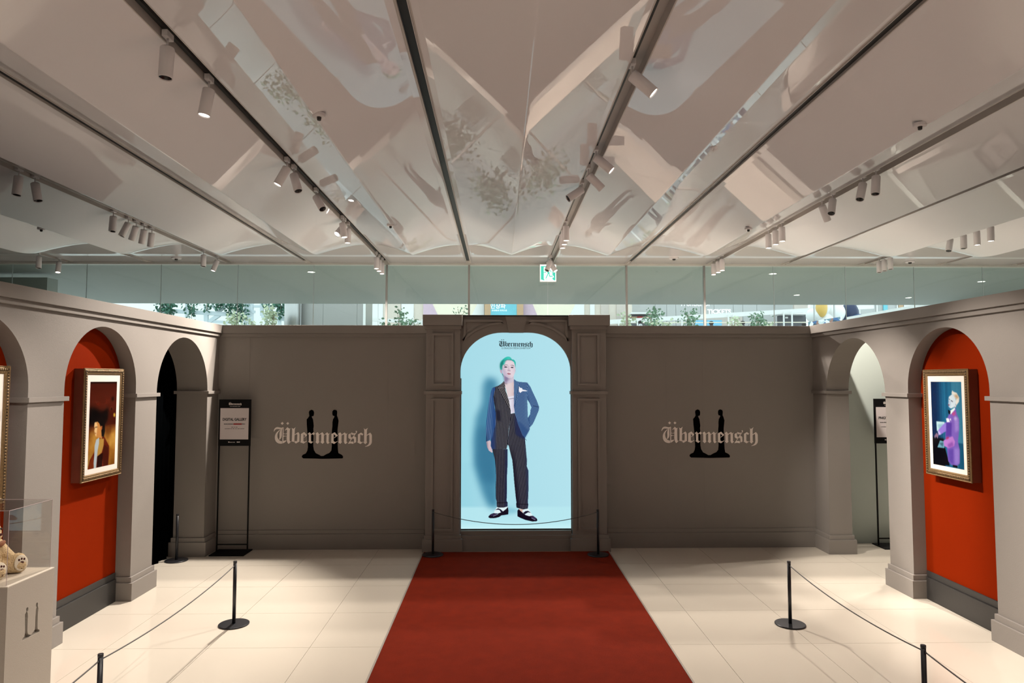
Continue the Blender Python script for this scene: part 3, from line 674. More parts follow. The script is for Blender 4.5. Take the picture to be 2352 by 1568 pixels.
scr = thing('display_screen', 'tall arched bright blue display showing a man in a pinstripe suit', 'display', (SCX, 8.48, 0.24))
M_SCREEN = print_mat('display_picture', 1.0, rough=0.25)
sa, sb = at(RX0, RY0, Y=8.478), at(RX1, RY1, Y=8.478)
def in_arch(u, v):
    x = sa.x + u*(sb.x-sa.x); z = sa.z + v*(sb.z-sa.z); ap_ = arch_pts(0.012)
    zz = np.interp(x, [p[0] for p in ap_[:15]] + [p[0] for p in ap_[15:]], [p[1] for p in ap_])
    return (x > SX0-0.012) & (x < SX1+0.012) & (z < np.maximum(zz, ZS)) & (z > 0.225)
cv.mesh('picture', lambda u, v: (sa.x + u*(sb.x-sa.x), 8.478, sa.z + v*(sb.z-sa.z)), M_SCREEN, scr, in_arch)
bk = arch_pts(0.02); bm = B()
prism(bm, [(x, 8.482, z) for x, z in [(SX0-0.02, 0.23)] + bk + [(SX1+0.02, 0.23)]], (0, 0.05, 0)); obj('display_body', bm, M_BLACK, scr)
M_TEALINK = mat('dark_teal_ink', (0.004, 0.03, 0.05), 0.6)
ct = at(1185, 799.6, Y=8.476)
text_mesh('G-DRAGON MEDIA EXHIBITION', 0.032, M_TEALINK, scr, (ct.x, 8.4765, ct.z), ext=0.0004, wide=0.78, name='subtitle')
del cv, X, Y

# ------------------------------------------------------------------ framed pictures in the niches
def homography(src):
    """projective map of a quad (TL,TR,BR,BL) seen in the photograph to the unit square"""
    A = []; b = []
    for (x, y), (u, v) in zip(src, ((0, 0), (1, 0), (1, 1), (0, 1))):
        A += [[x, y, 1, 0, 0, 0, -u*x, -u*y], [0, 0, 0, x, y, 1, -v*x, -v*y]]; b += [u, v]
    h = np.append(np.linalg.solve(np.array(A, float), np.array(b, float)), 1).reshape(3, 3)
    def f(x, y):
        p = h @ np.array([x, y, 1.0]); return p[0]/p[2], p[1]/p[2]
    return f
def portrait_left():
    w, h = 150, 280; H = homography([(143,185),(503,187),(473,1303),(110,1378)])
    c = Canvas(w, h, (64, 16, 6), lambda x, y: tuple(a*b for a, b in zip(H(x, y), (w-1, h-1))))
    n = c.noise(34, 1)*0.6 + c.noise(15, 2)*0.3 + c.noise(7, 3)*0.1
    v = c.yy/(h-1)
    c.put(np.clip((v-0.02)/0.3, 0, 1)*np.clip((0.36-v)/0.1, 0, 1)*n, (112, 34, 14), 0.9)
    c.put(np.clip((0.03-v)/0.03, 0, 1), (4, 2, 2))
    c.fill([(140,530),(200,540),(300,600),(360,560),(385,520),(380,700),(340,760),(120,780)], (4, 2, 3), 1, 6)
    sky = np.clip((v-0.50)/0.14, 0, 1); c.put(sky, (150, 96, 30)); c.put(sky*np.clip(n*1.6-0.45, 0, 1), (206, 160, 72), 0.9)
    c.put(sky*np.clip((0.55-n)*2, 0, 1)*np.clip((0.72-v)*6, 0, 1), (70, 36, 12), 0.7)
    c.put(np.clip((v-0.78)/0.2, 0, 1)*np.clip((0.35-c.xx/w)*5, 0, 1), (158, 140, 84), 0.6)
    c.put(np.clip((c.xx/w-0.55)*3, 0, 1)*np.clip((v-0.8)*5, 0, 1), (92, 48, 10), 0.6)
    c.ell((430,560), 22, 34, (96, 38, 16), 0.7, 1); c.ell((430,560), 12, 20, (30, 10, 6), 0.9, 1); c.ell((445,420), 18, 30, (14, 5, 4), 0.8, 2)
    c.ell((468,640), 13, 26, (206, 176, 60), 0.95, 1)
    # figure in profile
    c.fill([(240,960),(330,930),(400,1060),(400,1180),(385,1330),(108,1390),(140,1250),(200,1140),(215,1000)], (92, 26, 10))
    c.fill([(330,1040),(390,1080),(385,1320),(330,1330),(310,1200)], (60, 16, 8), 0.8, 2)
    c.fill([(255,960),(330,960),(325,1050),(300,1150),(240,1200),(250,1060)], (176, 136, 64))
    c.fill([(225,970),(265,945),(262,1030),(245,1120),(225,1360),(185,1365),(200,1180),(205,1050)], (178, 192, 200))
    c.fill([(240,1200),(300,1160),(320,1150),(300,1340),(240,1350)], (24, 8, 8), 0.85)
    c.fill([(120,1330),(185,1180),(195,1360),(115,1378)], (112, 40, 12), 0.9)
    c.fill([(202,745),(225,712),(265,715),(300,790),(310,880),(300,960),(250,940),(225,938),(212,915),(206,880),(198,852),(205,820),(197,795)], (196, 134, 70))
    c.fill([(202,745),(222,720),(240,780),(235,850),(225,935),(212,915),(206,880),(198,852),(205,820),(197,795)], (240, 206, 150), 0.85, 1)
    c.fill([(205,730),(225,690),(262,645),(305,655),(338,730),(342,860),(328,935),(298,930),(293,850),(303,800),(283,800),(266,752),(243,728),(212,736)], (10, 5, 5))
    c.fill([(285,790),(306,785),(304,835),(284,850)], (170, 96, 50))
    c.line((208,806), (240,800), 8, (30, 14, 8)); c.line((206,885), (224,888), 7, (110, 40, 24))
    return c
def portrait_right():
    w, h = 150, 280; H = homography([(135,200),(535,203),(570,1375),(167,1300)])
    c = Canvas(w, h, (28, 98, 136), lambda x, y: tuple(a*b for a, b in zip(H(x, y), (w-1, h-1))))
    u = c.xx/(w-1); v = c.yy/(h-1)
    fold = 0.5 + 0.5*np.sin(u*62 + np.sin(u*17)*2)
    c.put(fold, (16, 66, 104), 0.55); c.put(np.clip((0.42-u)/0.25, 0, 1), (8, 22, 58), 0.85)
    c.put(np.clip((u-0.62)/0.1, 0, 1), (64, 132, 162), 0.7)
    c.put(np.clip((u-0.80)/0.03, 0, 1)*np.clip((v-0.70)/0.01, 0, 1), (14, 72, 106), 0.9)
    c.put(np.clip((0.42-u)/0.06, 0, 1)*np.clip((v-0.66)/0.03, 0, 1), (4, 4, 10))
    c.fill([(200,1060),(320,1080),(380,1320),(170,1300),(165,1100)], (4, 4, 10))
    c.fill([(208,730),(315,740),(318,850),(215,860)], (170, 206, 214)); c.fill([(225,770),(300,760),(300,840),(240,840)], (96, 140, 168), 0.6, 2)
    c.fill([(255,985),(310,1000),(312,1088),(220,1078)], (96, 150, 170)); c.fill([(240,1020),(300,1010),(290,1070)], (30, 60, 80), 0.7, 1)
    # purple jacket
    c.fill([(395,590),(455,545),(480,640),(505,700),(505,850),(490,1000),(512,1120),(510,1290),(470,1325),(400,1310),(360,1260),(345,1080),(325,940),(335,760),(350,690)], (112, 86, 176))
    c.fill([(335,740),(410,750),(405,930),(330,940)], (70, 44, 140), 0.85, 2)
    c.fill([(360,1100),(430,1090),(430,1310),(370,1260)], (78, 56, 150), 0.8, 3)
    c.fill([(440,1090),(505,1090),(505,1290),(450,1310)], (138, 118, 200), 0.8, 3)
    c.fill([(445,690),(500,700),(500,850),(450,880)], (150, 128, 206), 0.8, 3)
    c.fill([(230,850),(300,770),(335,740),(335,860),(260,910),(235,915)], (128, 106, 196)); c.fill([(220,860),(245,860),(270,905),(240,915)], (190, 190, 226), 0.7, 1)
    c.fill([(300,990),(340,960),(420,930),(450,1000),(440,1060),(370,1090),(310,1060)], (164, 110, 190)); c.fill([(350,1040),(420,1000),(430,1060),(370,1085)], (112, 60, 150), 0.7, 2)
    c.fill([(410,610),(460,600),(455,650),(420,655)], (186, 66, 120), 0.85, 2); c.fill([(330,950),(370,930),(370,960),(335,975)], (150, 30, 80), 0.8, 1)
    c.fill([(335,690),(370,690),(385,740),(345,742)], (226, 226, 238)); c.fill([(380,700),(400,690),(400,730)], (214, 214, 230))
    c.fill([(455,660),(490,690),(450,720),(435,690)], (196, 184, 226), 0.7, 2)
    c.fill([(180,930),(210,880),(235,915),(222,965),(205,930),(190,962)], (120, 96, 120))
    c.fill([(375,600),(450,545),(455,570),(395,640)], (214, 232, 238)); c.fill([(362,575),(395,595),(390,640),(365,625)], (6, 8, 20))
    c.fill([(375,400),(420,365),(460,400),(470,480),(450,535),(400,560),(375,540),(365,505),(372,470),(368,440)], (196, 214, 226))
    c.fill([(368,440),(400,460),(395,540),(375,540),(365,505)], (150, 170, 200), 0.7, 2)
    c.fill([(408,360),(418,316),(435,335),(475,350),(510,415),(505,470),(470,520),(462,480),(470,430),(440,380)], (220, 218, 210)); c.fill([(440,380),(480,370),(505,420),(470,430)], (170, 134, 96), 0.8, 2)
    c.line((372,432), (388,440), 8, (50, 50, 70)); c.line((400,450), (425,470), 9, (50, 50, 70)); c.fill([(366,500),(382,508),(376,524),(366,516)], (120, 40, 60))
    c.fill([(455,515),(470,505),(466,540),(450,545)], (200, 190, 200))
    c.fill([(420,1310),(480,1320),(482,1352),(420,1335)], (6, 6, 14))
    return c
def framed(label, x_panel, sgn, y0, y1, z0, z1, pic=None, mirror=False, mw=0.058, pm=0.062):
    """frame hung on the niche panel; sgn=+1 faces +X; y0..y1, z0..z1 outer frame"""
    cy = (y0+y1)/2; t = thing('framed_picture', label, 'picture', (x_panel, cy, z0), 'gilt framed pictures in the orange niches')
    xb = x_panel + sgn*0.002; xf = x_panel + sgn*0.079
    bm = B(); box(bm, *sorted((xb, xf)), y0+0.004, y1-0.004, z0+0.004, z1-0.004); obj('back_box', bm, M_FRAMESIDE, t)
    # mitred gilt moulding, swept profile
    prof_ = [(0, 0.0795), (0.0, 0.086), (0.005, 0.091), (0.012, 0.087), (0.018, 0.090), (0.034, 0.092), (0.038, 0.088), (0.046, 0.088), (mw-0.006, 0.086), (mw, 0.083), (mw, 0.0795)]
    cor = [(y0, z0, 1, 1), (y1, z0, -1, 1), (y1, z1, -1, -1), (y0, z1, 1, -1)]
    for i in range(4):
        a, b = cor[i], cor[(i+1) % 4]; bm = B()
        ra = [bm.verts.new((x_panel + sgn*h, a[0]+a[2]*d, a[1]+a[3]*d)) for d, h in prof_]
        rb = [bm.verts.new((x_panel + sgn*h, b[0]+b[2]*d, b[1]+b[3]*d)) for d, h in prof_]
        for k_ in range(len(prof_)-1): bm.faces.new((ra[k_], ra[k_+1], rb[k_+1], rb[k_]))
        r_ = obj('frame_rail', bm, M_GOLD, t)
        # carved beads along the rail
        bm = B(); L = math.hypot(b[0]-a[0], b[1]-a[1]) - 0.06; nb = int(L/0.0215)
        dy, dz = (b[0]-a[0])/(L+0.06), (b[1]-a[1])/(L+0.06)
        for q in range(nb):
            s_ = 0.03 + (q+0.5)*L/nb; off = 0.026
            py = a[0] + dy*s_ + (a[2]*off if abs(dz) > 0.5 else 0); pz = a[1] + dz*s_ + (a[3]*off if abs(dy) > 0.5 else 0)
            ball(bm, (x_panel + sgn*0.091, py, pz), (0.006, 0.0095 if abs(dz) > 0.5 else 0.0078, 0.0095 if abs(dy) > 0.5 else 0.0078), 6, 4)
        obj('carved_beading', bm, M_GOLD if i % 2 else M_GOLD, r_)
        bm = B(); off0, off1 = 0.0165, 0.0355
        qa = [(x_panel + sgn*0.0908, a[0]+a[2]*o_, a[1]+a[3]*o_) for o_ in (off0, off1)]; qb = [(x_panel + sgn*0.0908, b[0]+b[2]*o_, b[1]+b[3]*o_) for o_ in (off1, off0)]
        prism(bm, qa+qb, (sgn*0.0016, 0, 0)); obj('carved_ground', bm, M_GOLDDARK, r_)
    bxo('mat_board', M_MAT, t, *sorted((x_panel + sgn*0.0792, x_panel + sgn*0.0810)), y0+mw-0.002, y1-mw+0.002, z0+mw-0.002, z1-mw+0.002)
    if pic is not None:
        pm_ = print_mat('glowing_framed_print', 0.22, base=1.0, rough=0.15)  # weak glow added to the picture, as on a lit display
        ya, yb_ = y0+mw+pm*0.70, y1-mw-pm*0.78; za, zb_ = z0+mw+pm*0.75, z1-mw-pm*0.95
        xp = x_panel + sgn*0.0816
        if sgn > 0: place = lambda u, v: (xp, ya + u*(yb_-ya), zb_ + v*(za-zb_))
        else: place = lambda u, v: (xp, yb_ + u*(ya-yb_), zb_ + v*(za-zb_))
        pic.mesh('print', place, pm_, t)
    return t
XPL, XPR = WL-0.14, WR+0.125
framed('gilt framed portrait of a person in profile against a brown sky, left arcade', XPL, 1, 5.885, 6.505, 1.195, 2.170, portrait_left().soften())
framed('gilt framed portrait of a person in a purple jacket, right arcade', XPR, -1, 5.750, 6.370, 1.195, 2.165, portrait_right().soften(), mw=0.060, pm=0.055)
framed('gilt frame cut off by the left edge of the photo, leftmost niche', XPL, 1, 4.385, 5.005, 1.195, 2.170, None)

# ------------------------------------------------------------------ carpet
cp = thing('red_carpet', 'long red carpet runner leading to the portal', 'carpet', (0.216, 5.0, 0))
bxo('carpet_field', M_CARPET, cp, -0.893, 1.325, 1.0, 8.330, 0.0005, 0.009)
for x0, x1 in ((-0.908, -0.894), (1.326, 1.340)): bxo('edge_binding', M_CARPETEDGE, cp, x0, x1, 1.0, 8.334, 0.0005, 0.011)

# ------------------------------------------------------------------ rope barriers
PH = 0.53
def post_mesh():
    return {'base': lathe(B(), [(0.002, 0), (0.122, 0), (0.125, 0.003), (0.125, 0.009), (0.121, 0.012), (0.02, 0.013), (0.002, 0.013)], seg=40),
            'pole': lathe(B(), [(0.0145, 0.013), (0.0145, PH-0.012)], seg=18),
            'cap': lathe(B(), [(0.0155, PH-0.016), (0.0155, PH-0.002), (0.014, PH)], seg=18)}
proto = None
def stanchion(x, y, label, z=0.0, group='low rope barrier posts'):
    global proto
    t = thing('barrier_post', label, 'barrier post', (x, y, z), group)
    if proto is None:
        proto = {}
        for n_, b_ in post_mesh().items():
            bmesh.ops.translate(b_, verts=b_.verts, vec=ORG[t.name]); o = obj(n_, b_, M_POST, t, smooth=False); proto[n_] = o.data
            for p in o.data.polygons: p.use_smooth = abs(p.normal.z) < 0.5
    else:
        for n_, me in proto.items():
            o = bpy.data.objects.new(n_, me); finish(o, t)
    o = bpy.data.objects.new('rope_eyelet', eyelet()); finish(o, t)
    return t
_ey = []
def eyelet():
    if not _ey:
        bm = B(); tube(bm, [(0, -0.022, PH-0.035), (0, 0.022, PH-0.035)], 0.006, 8); me = bpy.data.meshes.new('rope_eyelet'); bm.to_mesh(me); bm.free(); me.materials.append(M_POST); _ey.append(me)
    return _ey[0]
def rope(a, b, sag, label, r=0.0042):
    a, b = Vector(a), Vector(b); pts = [a.lerp(b, k/24) - Vector((0, 0, sag*4*(k/24)*(1-k/24))) for k in range(25)]
    o = obj('barrier_rope', tube(B(), pts, r, 8), M_ROPE, smooth=True); tag(o, label, 'rope', 'barrier ropes'); return o
LX, RX = -2.24, 2.474
LYS, RYS = (5.955, 3.985, 2.0), (5.862, 4.02, 2.1)
stanchion(LX, LYS[0], 'dark barrier post with round base on the tiles left of the red carpet, far one')
stanchion(LX, LYS[1], 'dark barrier post at the bottom edge of the photo, left of the red carpet')
stanchion(RX, RYS[0], 'dark barrier post with round base on the tiles right of the red carpet, far one')
stanchion(RX, RYS[1], 'dark barrier post at the bottom edge of the photo, right of the red carpet')
stanchion(-0.772, 8.19, 'dark barrier post on the carpet before the left pilaster', 0.009)
stanchion(1.177, 8.155, 'dark barrier post on the carpet before the right pilaster', 0.009)
stanchion(-3.69, 8.03, 'grey post base half hidden in the dark left doorway')
RZ = PH - 0.035
rope((LX, LYS[0]-0.015, RZ), (LX, LYS[1]+0.015, RZ), 0.045, 'grey cord between the two posts left of the carpet')
rope((LX, LYS[1]-0.015, RZ), (LX, LYS[2], RZ), 0.045, 'grey cord leaving the bottom edge of the photo, lower left')
rope((RX, RYS[0]-0.015, RZ), (RX, RYS[1]+0.015, RZ), 0.045, 'grey cord between the two posts right of the carpet')
rope((RX, RYS[1]-0.015, RZ), (RX, RYS[2], RZ), 0.045, 'grey cord leaving the bottom edge of the photo, lower right')
rope((-0.757, 8.19, RZ+0.009), (1.162, 8.155, RZ+0.009), 0.140, 'sagging grey cord hung across the front of the display')
stanchion(LX, LYS[2], 'dark barrier post nearest the viewer, left cord end'); stanchion(RX, RYS[2], 'dark barrier post nearest the viewer, right cord end')

# ------------------------------------------------------------------ sign stands
def greek(bm, x0, x1, z, h, y, seed, gap=0.3):
    r_ = random.Random(seed); x = x0
    while x < x1:
        w_ = min(h*r_.uniform(0.7, 1.6), x1-x); box(bm, x, x+w_, y-0.0008, y, z-h/2, z+h/2*r_.uniform(0.7, 1)); x += w_ + h*gap*r_.choice((1, 1, 2.5))
    return bm
def sign_stand(label, x0, y, title, lift=0.0):
    w = 0.384; x1 = x0+w; t = thing('sign_stand', label, 'sign stand', (x0+w/2, y, 0), 'black sign stands at the doorways')
    pan = bxo('header_panel', M_SIGN, t, x0, x1, y, y+0.022, 1.272, 1.832, bev=0.002)
    for xa in (x0+0.002, x1-0.016): bxo('upright', M_SIGN, t, xa, xa+0.014, y+0.003, y+0.019, 0.012, 1.272)
    bxo('cross_bar', M_SIGN, t, x0+0.016, x1-0.016, y+0.005, y+0.017, 0.088, 0.102)
    bxo('base_plate', M_SIGN, t, x0-0.012, x1+0.014, y-0.17, y+0.125, 0.0, 0.012, bev=0.002)
    bxo('notice_sheet', M_PAPER, t, x0+0.020, x1-0.022, y-0.003, y, 1.350, 1.727)
    yy = y-0.003; cx = (x0+x1)/2
    text_mesh(title, 0.044, M_INK, t, (cx, yy-0.0004, 1.590), ext=0.0005, bold=0.0016, wide=0.80 if len(title) > 12 else 1.0, name='title')
    obj('small_print', greek(B(), cx-0.125, cx-0.012, 1.535, 0.011, yy, 1), M_INK, t)
    hb = bxo('highlight', M_REDINK, t, cx-0.011, cx+0.090, yy-0.0008, yy, 1.527, 1.543)
    obj('small_print', greek(B(), cx+0.093, cx+0.128, 1.535, 0.010, yy, 2), M_INK, t)
    obj('small_print', greek(B(), cx-0.036, cx+0.040, 1.498, 0.007, yy, 3, 0.5), M_INK, t); obj('small_print', greek(B(), cx-0.115, cx+0.118, 1.480, 0.007, yy, 4, 0.5), M_INK, t)
    wordmark(t, M_VINYLW, cx-0.075, 1.800, 0.155/(WX1-WX0), y, 0.0008, name='header_letter')
    obj('header_small_print', greek(B(), cx-0.06, cx+0.065, 1.750, 0.005, y, 5, 0.6), MATS['pale_vinyl'], t)
    bm = B(); lathe(bm, [(0.007, 0), (0.007, 0.0008)], seg=14); bmesh.ops.rotate(bm, verts=bm.verts, matrix=Matrix.Rotation(math.pi/2, 3, 'X')); bmesh.ops.translate(bm, verts=bm.verts, vec=(cx-0.063, y, 1.318))
    obj('footer_mark', bm, M_VINYLW, t); obj('footer_small_print', greek(B(), cx-0.052, cx+0.012, 1.316, 0.006, y, 6, 0.4), M_VINYLW, t)
    obj('footer_small_print', greek(B(), cx+0.033, cx+0.070, 1.318, 0.011, y, 8, 0.2), M_VINYLW, t)
    return t
sign_stand('black sign stand with a white DIGITAL GALLERY notice before the left back corner', -3.392, 8.385, 'DIGITAL GALLERY')
sign_stand('black sign stand half hidden behind the pier of the right doorway', 4.735, 8.545, 'PHOTO ZONE')

# ------------------------------------------------------------------ pedestal, acrylic case, teddy bear
PX1, PY0, PY1, PZ = -2.95, 4.240, 4.675, 0.828
PX0 = PX1 - 0.435
pd = thing('pedestal', 'grey square plinth with a cut-out twin-figure emblem, lower left corner', 'pedestal', ((PX0+PX1)/2, (PY0+PY1)/2, 0))
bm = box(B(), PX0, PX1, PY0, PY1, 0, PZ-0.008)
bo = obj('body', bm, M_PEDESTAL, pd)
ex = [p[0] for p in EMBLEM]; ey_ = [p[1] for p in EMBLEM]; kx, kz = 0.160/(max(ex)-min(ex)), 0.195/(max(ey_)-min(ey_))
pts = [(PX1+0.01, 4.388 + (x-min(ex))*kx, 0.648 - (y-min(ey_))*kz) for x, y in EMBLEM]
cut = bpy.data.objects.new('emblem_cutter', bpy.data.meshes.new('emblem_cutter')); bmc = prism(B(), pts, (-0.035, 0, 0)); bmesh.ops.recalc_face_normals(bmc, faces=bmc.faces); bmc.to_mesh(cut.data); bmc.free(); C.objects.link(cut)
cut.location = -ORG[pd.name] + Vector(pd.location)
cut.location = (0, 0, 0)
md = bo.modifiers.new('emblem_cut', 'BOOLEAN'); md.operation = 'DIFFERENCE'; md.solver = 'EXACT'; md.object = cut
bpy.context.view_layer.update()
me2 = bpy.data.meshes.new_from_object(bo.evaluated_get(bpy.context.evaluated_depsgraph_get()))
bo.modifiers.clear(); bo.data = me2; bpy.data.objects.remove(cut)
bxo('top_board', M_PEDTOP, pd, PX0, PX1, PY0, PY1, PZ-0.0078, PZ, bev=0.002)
ac = thing('display_case', 'clear acrylic case on the pedestal with the teddy bear inside', 'display case', ((PX0+PX1)/2, (PY0+PY1)/2, PZ))
ca, cb_, cc, cd, ch = PX0+0.018, PX1-0.018, PY0+0.015, PY1-0.018, 1.276
for nm, a in (('side_pane', (cb_-0.004, cb_, cc, cd)), ('side_pane', (ca, ca+0.004, cc, cd)), ('end_pane', (ca, cb_, cc, cc+0.004)), ('end_pane', (ca, cb_, cd-0.004, cd))):
    bxo(nm, M_ACRYL, ac, *a, PZ+0.0005, ch-0.004)
bxo('top_pane', M_ACRYL, ac, ca, cb_, cc, cd, ch-0.004, ch)
e = 0.0016
for x in (ca, cb_):
    for y in (cc, cd): obj('polished_edge', tube(B(), [(x, y, PZ+0.001), (x, y, ch)], e, 6), M_ACRYLEDGE, ac)
    obj('polished_edge', tube(B(), [(x, cc, ch), (x, cd, ch)], e, 6), M_ACRYLEDGE, ac)
for y in (cc, cd): obj('polished_edge', tube(B(), [(ca, y, ch), (cb_, y, ch)], e, 6), M_ACRYLEDGE, ac)

tb = thing('teddy_bear', 'cream plush teddy bear sitting in the acrylic case', 'teddy bear', (-3.20, 4.45, PZ))
bm = B(); bz = PZ
ball(bm, (-3.262, 4.46, bz+0.105), (0.090, 0.095, 0.110)); ball(bm, (-3.252, 4.46, bz+0.27), (0.078, 0.085, 0.078))
ball(bm, (-3.187, 4.455, bz+0.250), (0.034, 0.038, 0.030))
for s_ in (-1, 1): ball(bm, (-3.262, 4.46+s_*0.068, bz+0.345), (0.016, 0.030, 0.030))
feet = [(-3.098, 4.540), (-3.100, 4.350)]
for (fx, fy), s_ in zip(feet, (1, -1)):
    for k_ in range(7):
        t_ = k_/6; ball(bm, (-3.24+(fx+3.24)*t_, 4.45+s_*0.05+(fy-4.45-s_*0.05)*t_, bz+0.052), (0.052,)*3, 14, 10)
    ball(bm, (fx-0.004, fy, bz+0.064), (0.040, 0.054, 0.063), rot=Quaternion((0, 0, 1), -0.5*s_ if s_ > 0 else 0.1))
for s_ in (1, -1):
    for k_ in range(7):
        t_ = k_/6; ball(bm, (-3.242+0.095*t_, 4.46+s_*(0.085-0.02*t_), bz+0.185-0.075*t_), 0.036-0.004*t_, 14, 10)
bo = obj('body', bm, M_FUR, tb, smooth=True)
rm = bo.modifiers.new('fuse', 'REMESH'); rm.mode = 'VOXEL'; rm.voxel_size = 0.006; rm.use_smooth_shade = True
sm = bo.modifiers.new('soft', 'SMOOTH'); sm.iterations = 4; sm.factor = 0.5
tx = bpy.data.textures.new('fur_clumps', 'CLOUDS'); tx.noise_scale = 0.012
dp = bo.modifiers.new('fur', 'DISPLACE'); dp.texture = tx; dp.strength = 0.006; dp.mid_level = 0.5
for (fx, fy), s_ in zip(feet, (1, -1)):
    d = Vector((0.86, -0.46, 0.10)).normalized() if s_ > 0 else Vector((0.96, -0.25, 0.1)).normalized(); q = d.to_track_quat('X', 'Z'); c0 = Vector((fx, fy, bz+0.064)) + d*0.034
    obj('foot_sole', ball(B(), c0, (0.010, 0.041, 0.050), 18, 12, q), M_SOLE, tb, smooth=True)
    R = q.to_matrix(); obj('paw_pad', ball(B(), c0 + d*0.0085 + R @ Vector((0, 0, -0.012)), (0.005, 0.019, 0.024), 12, 8, q), M_MAROON, tb, smooth=True)
    for kk in (-1, 0, 1): obj('toe_pad', ball(B(), c0 + d*0.0085 + R @ Vector((0, kk*0.0155, 0.026-abs(kk)*0.004)), (0.004, 0.0062, 0.0072), 10, 6, q), M_MAROON, tb, smooth=True)
for s_ in (-1, 1): obj('eye', ball(B(), (-3.183, 4.458+s_*0.036, bz+0.290), 0.008, 10, 8), M_BLACK, tb, smooth=True)
obj('nose', ball(B(), (-3.155, 4.455, bz+0.262), (0.008, 0.013, 0.009), 10, 8), M_MAROON, tb, smooth=True)
for s_ in (-1, 1): obj('bow_loop', ball(B(), (-3.172, 4.455+s_*0.036, bz+0.198), (0.010, 0.034, 0.018), 12, 8, Quaternion((1, 0, 0), 0.2*s_)), M_BOW, tb, smooth=True)

# ------------------------------------------------------------------ track rails and spotlights
TR = {'far_left': HI[2], 'left': HI[4], 'inner_left': HI[6], 'inner_right': HI[8], 'right': HI[10], 'far_right': HI[12], 'outer_right': HI[14]}
TNAME = {'far_left': 'track near the left edge', 'left': 'track over the dark left panels', 'inner_left': 'track left of the centre crease', 'inner_right': 'track right of the centre crease', 'right': 'track on the right over the bright panels', 'far_right': 'track near the right edge', 'outer_right': 'outermost track at the right edge'}
for nm, hx in TR.items():
    o = bxo('track_rail', M_BLACK, None, hx-0.042, hx-0.016, -3.3, YG-0.05, CZ+0.045, CZ+0.0748)
    tag(o, 'thin black power rail, ' + TNAME[nm], 'track rail', 'ceiling track rails')
def fixture_meshes():
    d = {}
    bm = B(); box(bm, -0.018, 0.018, -0.042, 0.042, -0.040, 0.0, bev=0.003); d['adapter'] = (bm, M_WHITEMETAL)
    bm = B(); tube(bm, [(0, 0, -0.038), (0, 0, -0.105)], 0.0065, 10); d['stem'] = (bm, M_WHITEMETAL)
    R_, L_ = 0.041, 0.190                      # housing along -Z from its pivot
    bm = B(); lathe(bm, [(0.001, 0.004), (0.024, 0.004), (R_-0.002, 0.001), (R_, -0.004), (R_, -L_), (R_-0.003, -L_-0.001), (R_-0.004, -L_+0.022), (0.001, -L_+0.022)], seg=32, cap=False); d['housing'] = (bm, M_WHITEMETAL)
    bm = B(); lathe(bm, [(0.001, -L_+0.008), (R_-0.0045, -L_+0.008)], seg=32, cap=False); d['lens'] = (bm, M_LENS)
    bm = B(); lathe(bm, [(0.001, -L_+0.020), (0.022, -L_+0.018), (R_-0.0045, -L_+0.006)], seg=32, cap=False); d['baffle'] = (bm, M_BAFFLE)
    out = {}
    for n_, (b_, m_) in d.items():
        bmesh.ops.recalc_face_normals(b_, faces=b_.faces); me = bpy.data.meshes.new(n_); b_.to_mesh(me); b_.free(); me.materials.append(m_)
        for p in me.polygons: p.use_smooth = n_ in ('stem', 'housing') and abs(p.normal.z) < 0.6
        out[n_] = me
    return out
FM = fixture_meshes()
ORD = ['nearest', 'second', 'third', 'fourth', 'fifth', 'sixth', 'seventh', 'eighth', 'ninth', 'tenth', 'eleventh', 'twelfth', 'thirteenth', 'fourteenth', 'fifteenth']
def spot(track, y, aim, lit, power, label, cone=48, off=0.012):
    x = TR[track] - 0.028; z = CZ + 0.044; y = y*KC
    t = thing('track_spotlight', label, 'spotlight', (x, y, z), 'white cylinder spotlights on the ceiling tracks')
    def part(n_, par=t):
        o = bpy.data.objects.new(n_, FM[n_]); finish(o, par); return o
    part('adapter'); part('stem')
    h = part('housing'); piv = Vector((x, y, z-0.098)); h.location = (0, 0, -0.098)
    d = (Vector(aim) - piv).normalized() if aim is not None else Vector((0, 0, -1))
    q = Vector((0, 0, -1)).rotation_difference(d); h.rotation_mode = 'QUATERNION'; h.rotation_quaternion = q
    part('lens' if lit else 'baffle', h)
    if power > 0:
        L = bpy.data.lights.new('spot', 'SPOT'); L.energy = power*SPOT; L.color = WARM; L.spot_size = math.radians(cone); L.spot_blend = 0.55; L.shadow_soft_size = 0.03
        lo = bpy.data.objects.new('lamp_beam', L); C.objects.link(lo); lo.parent = h; lo.location = (0, 0, -0.197)
    return t
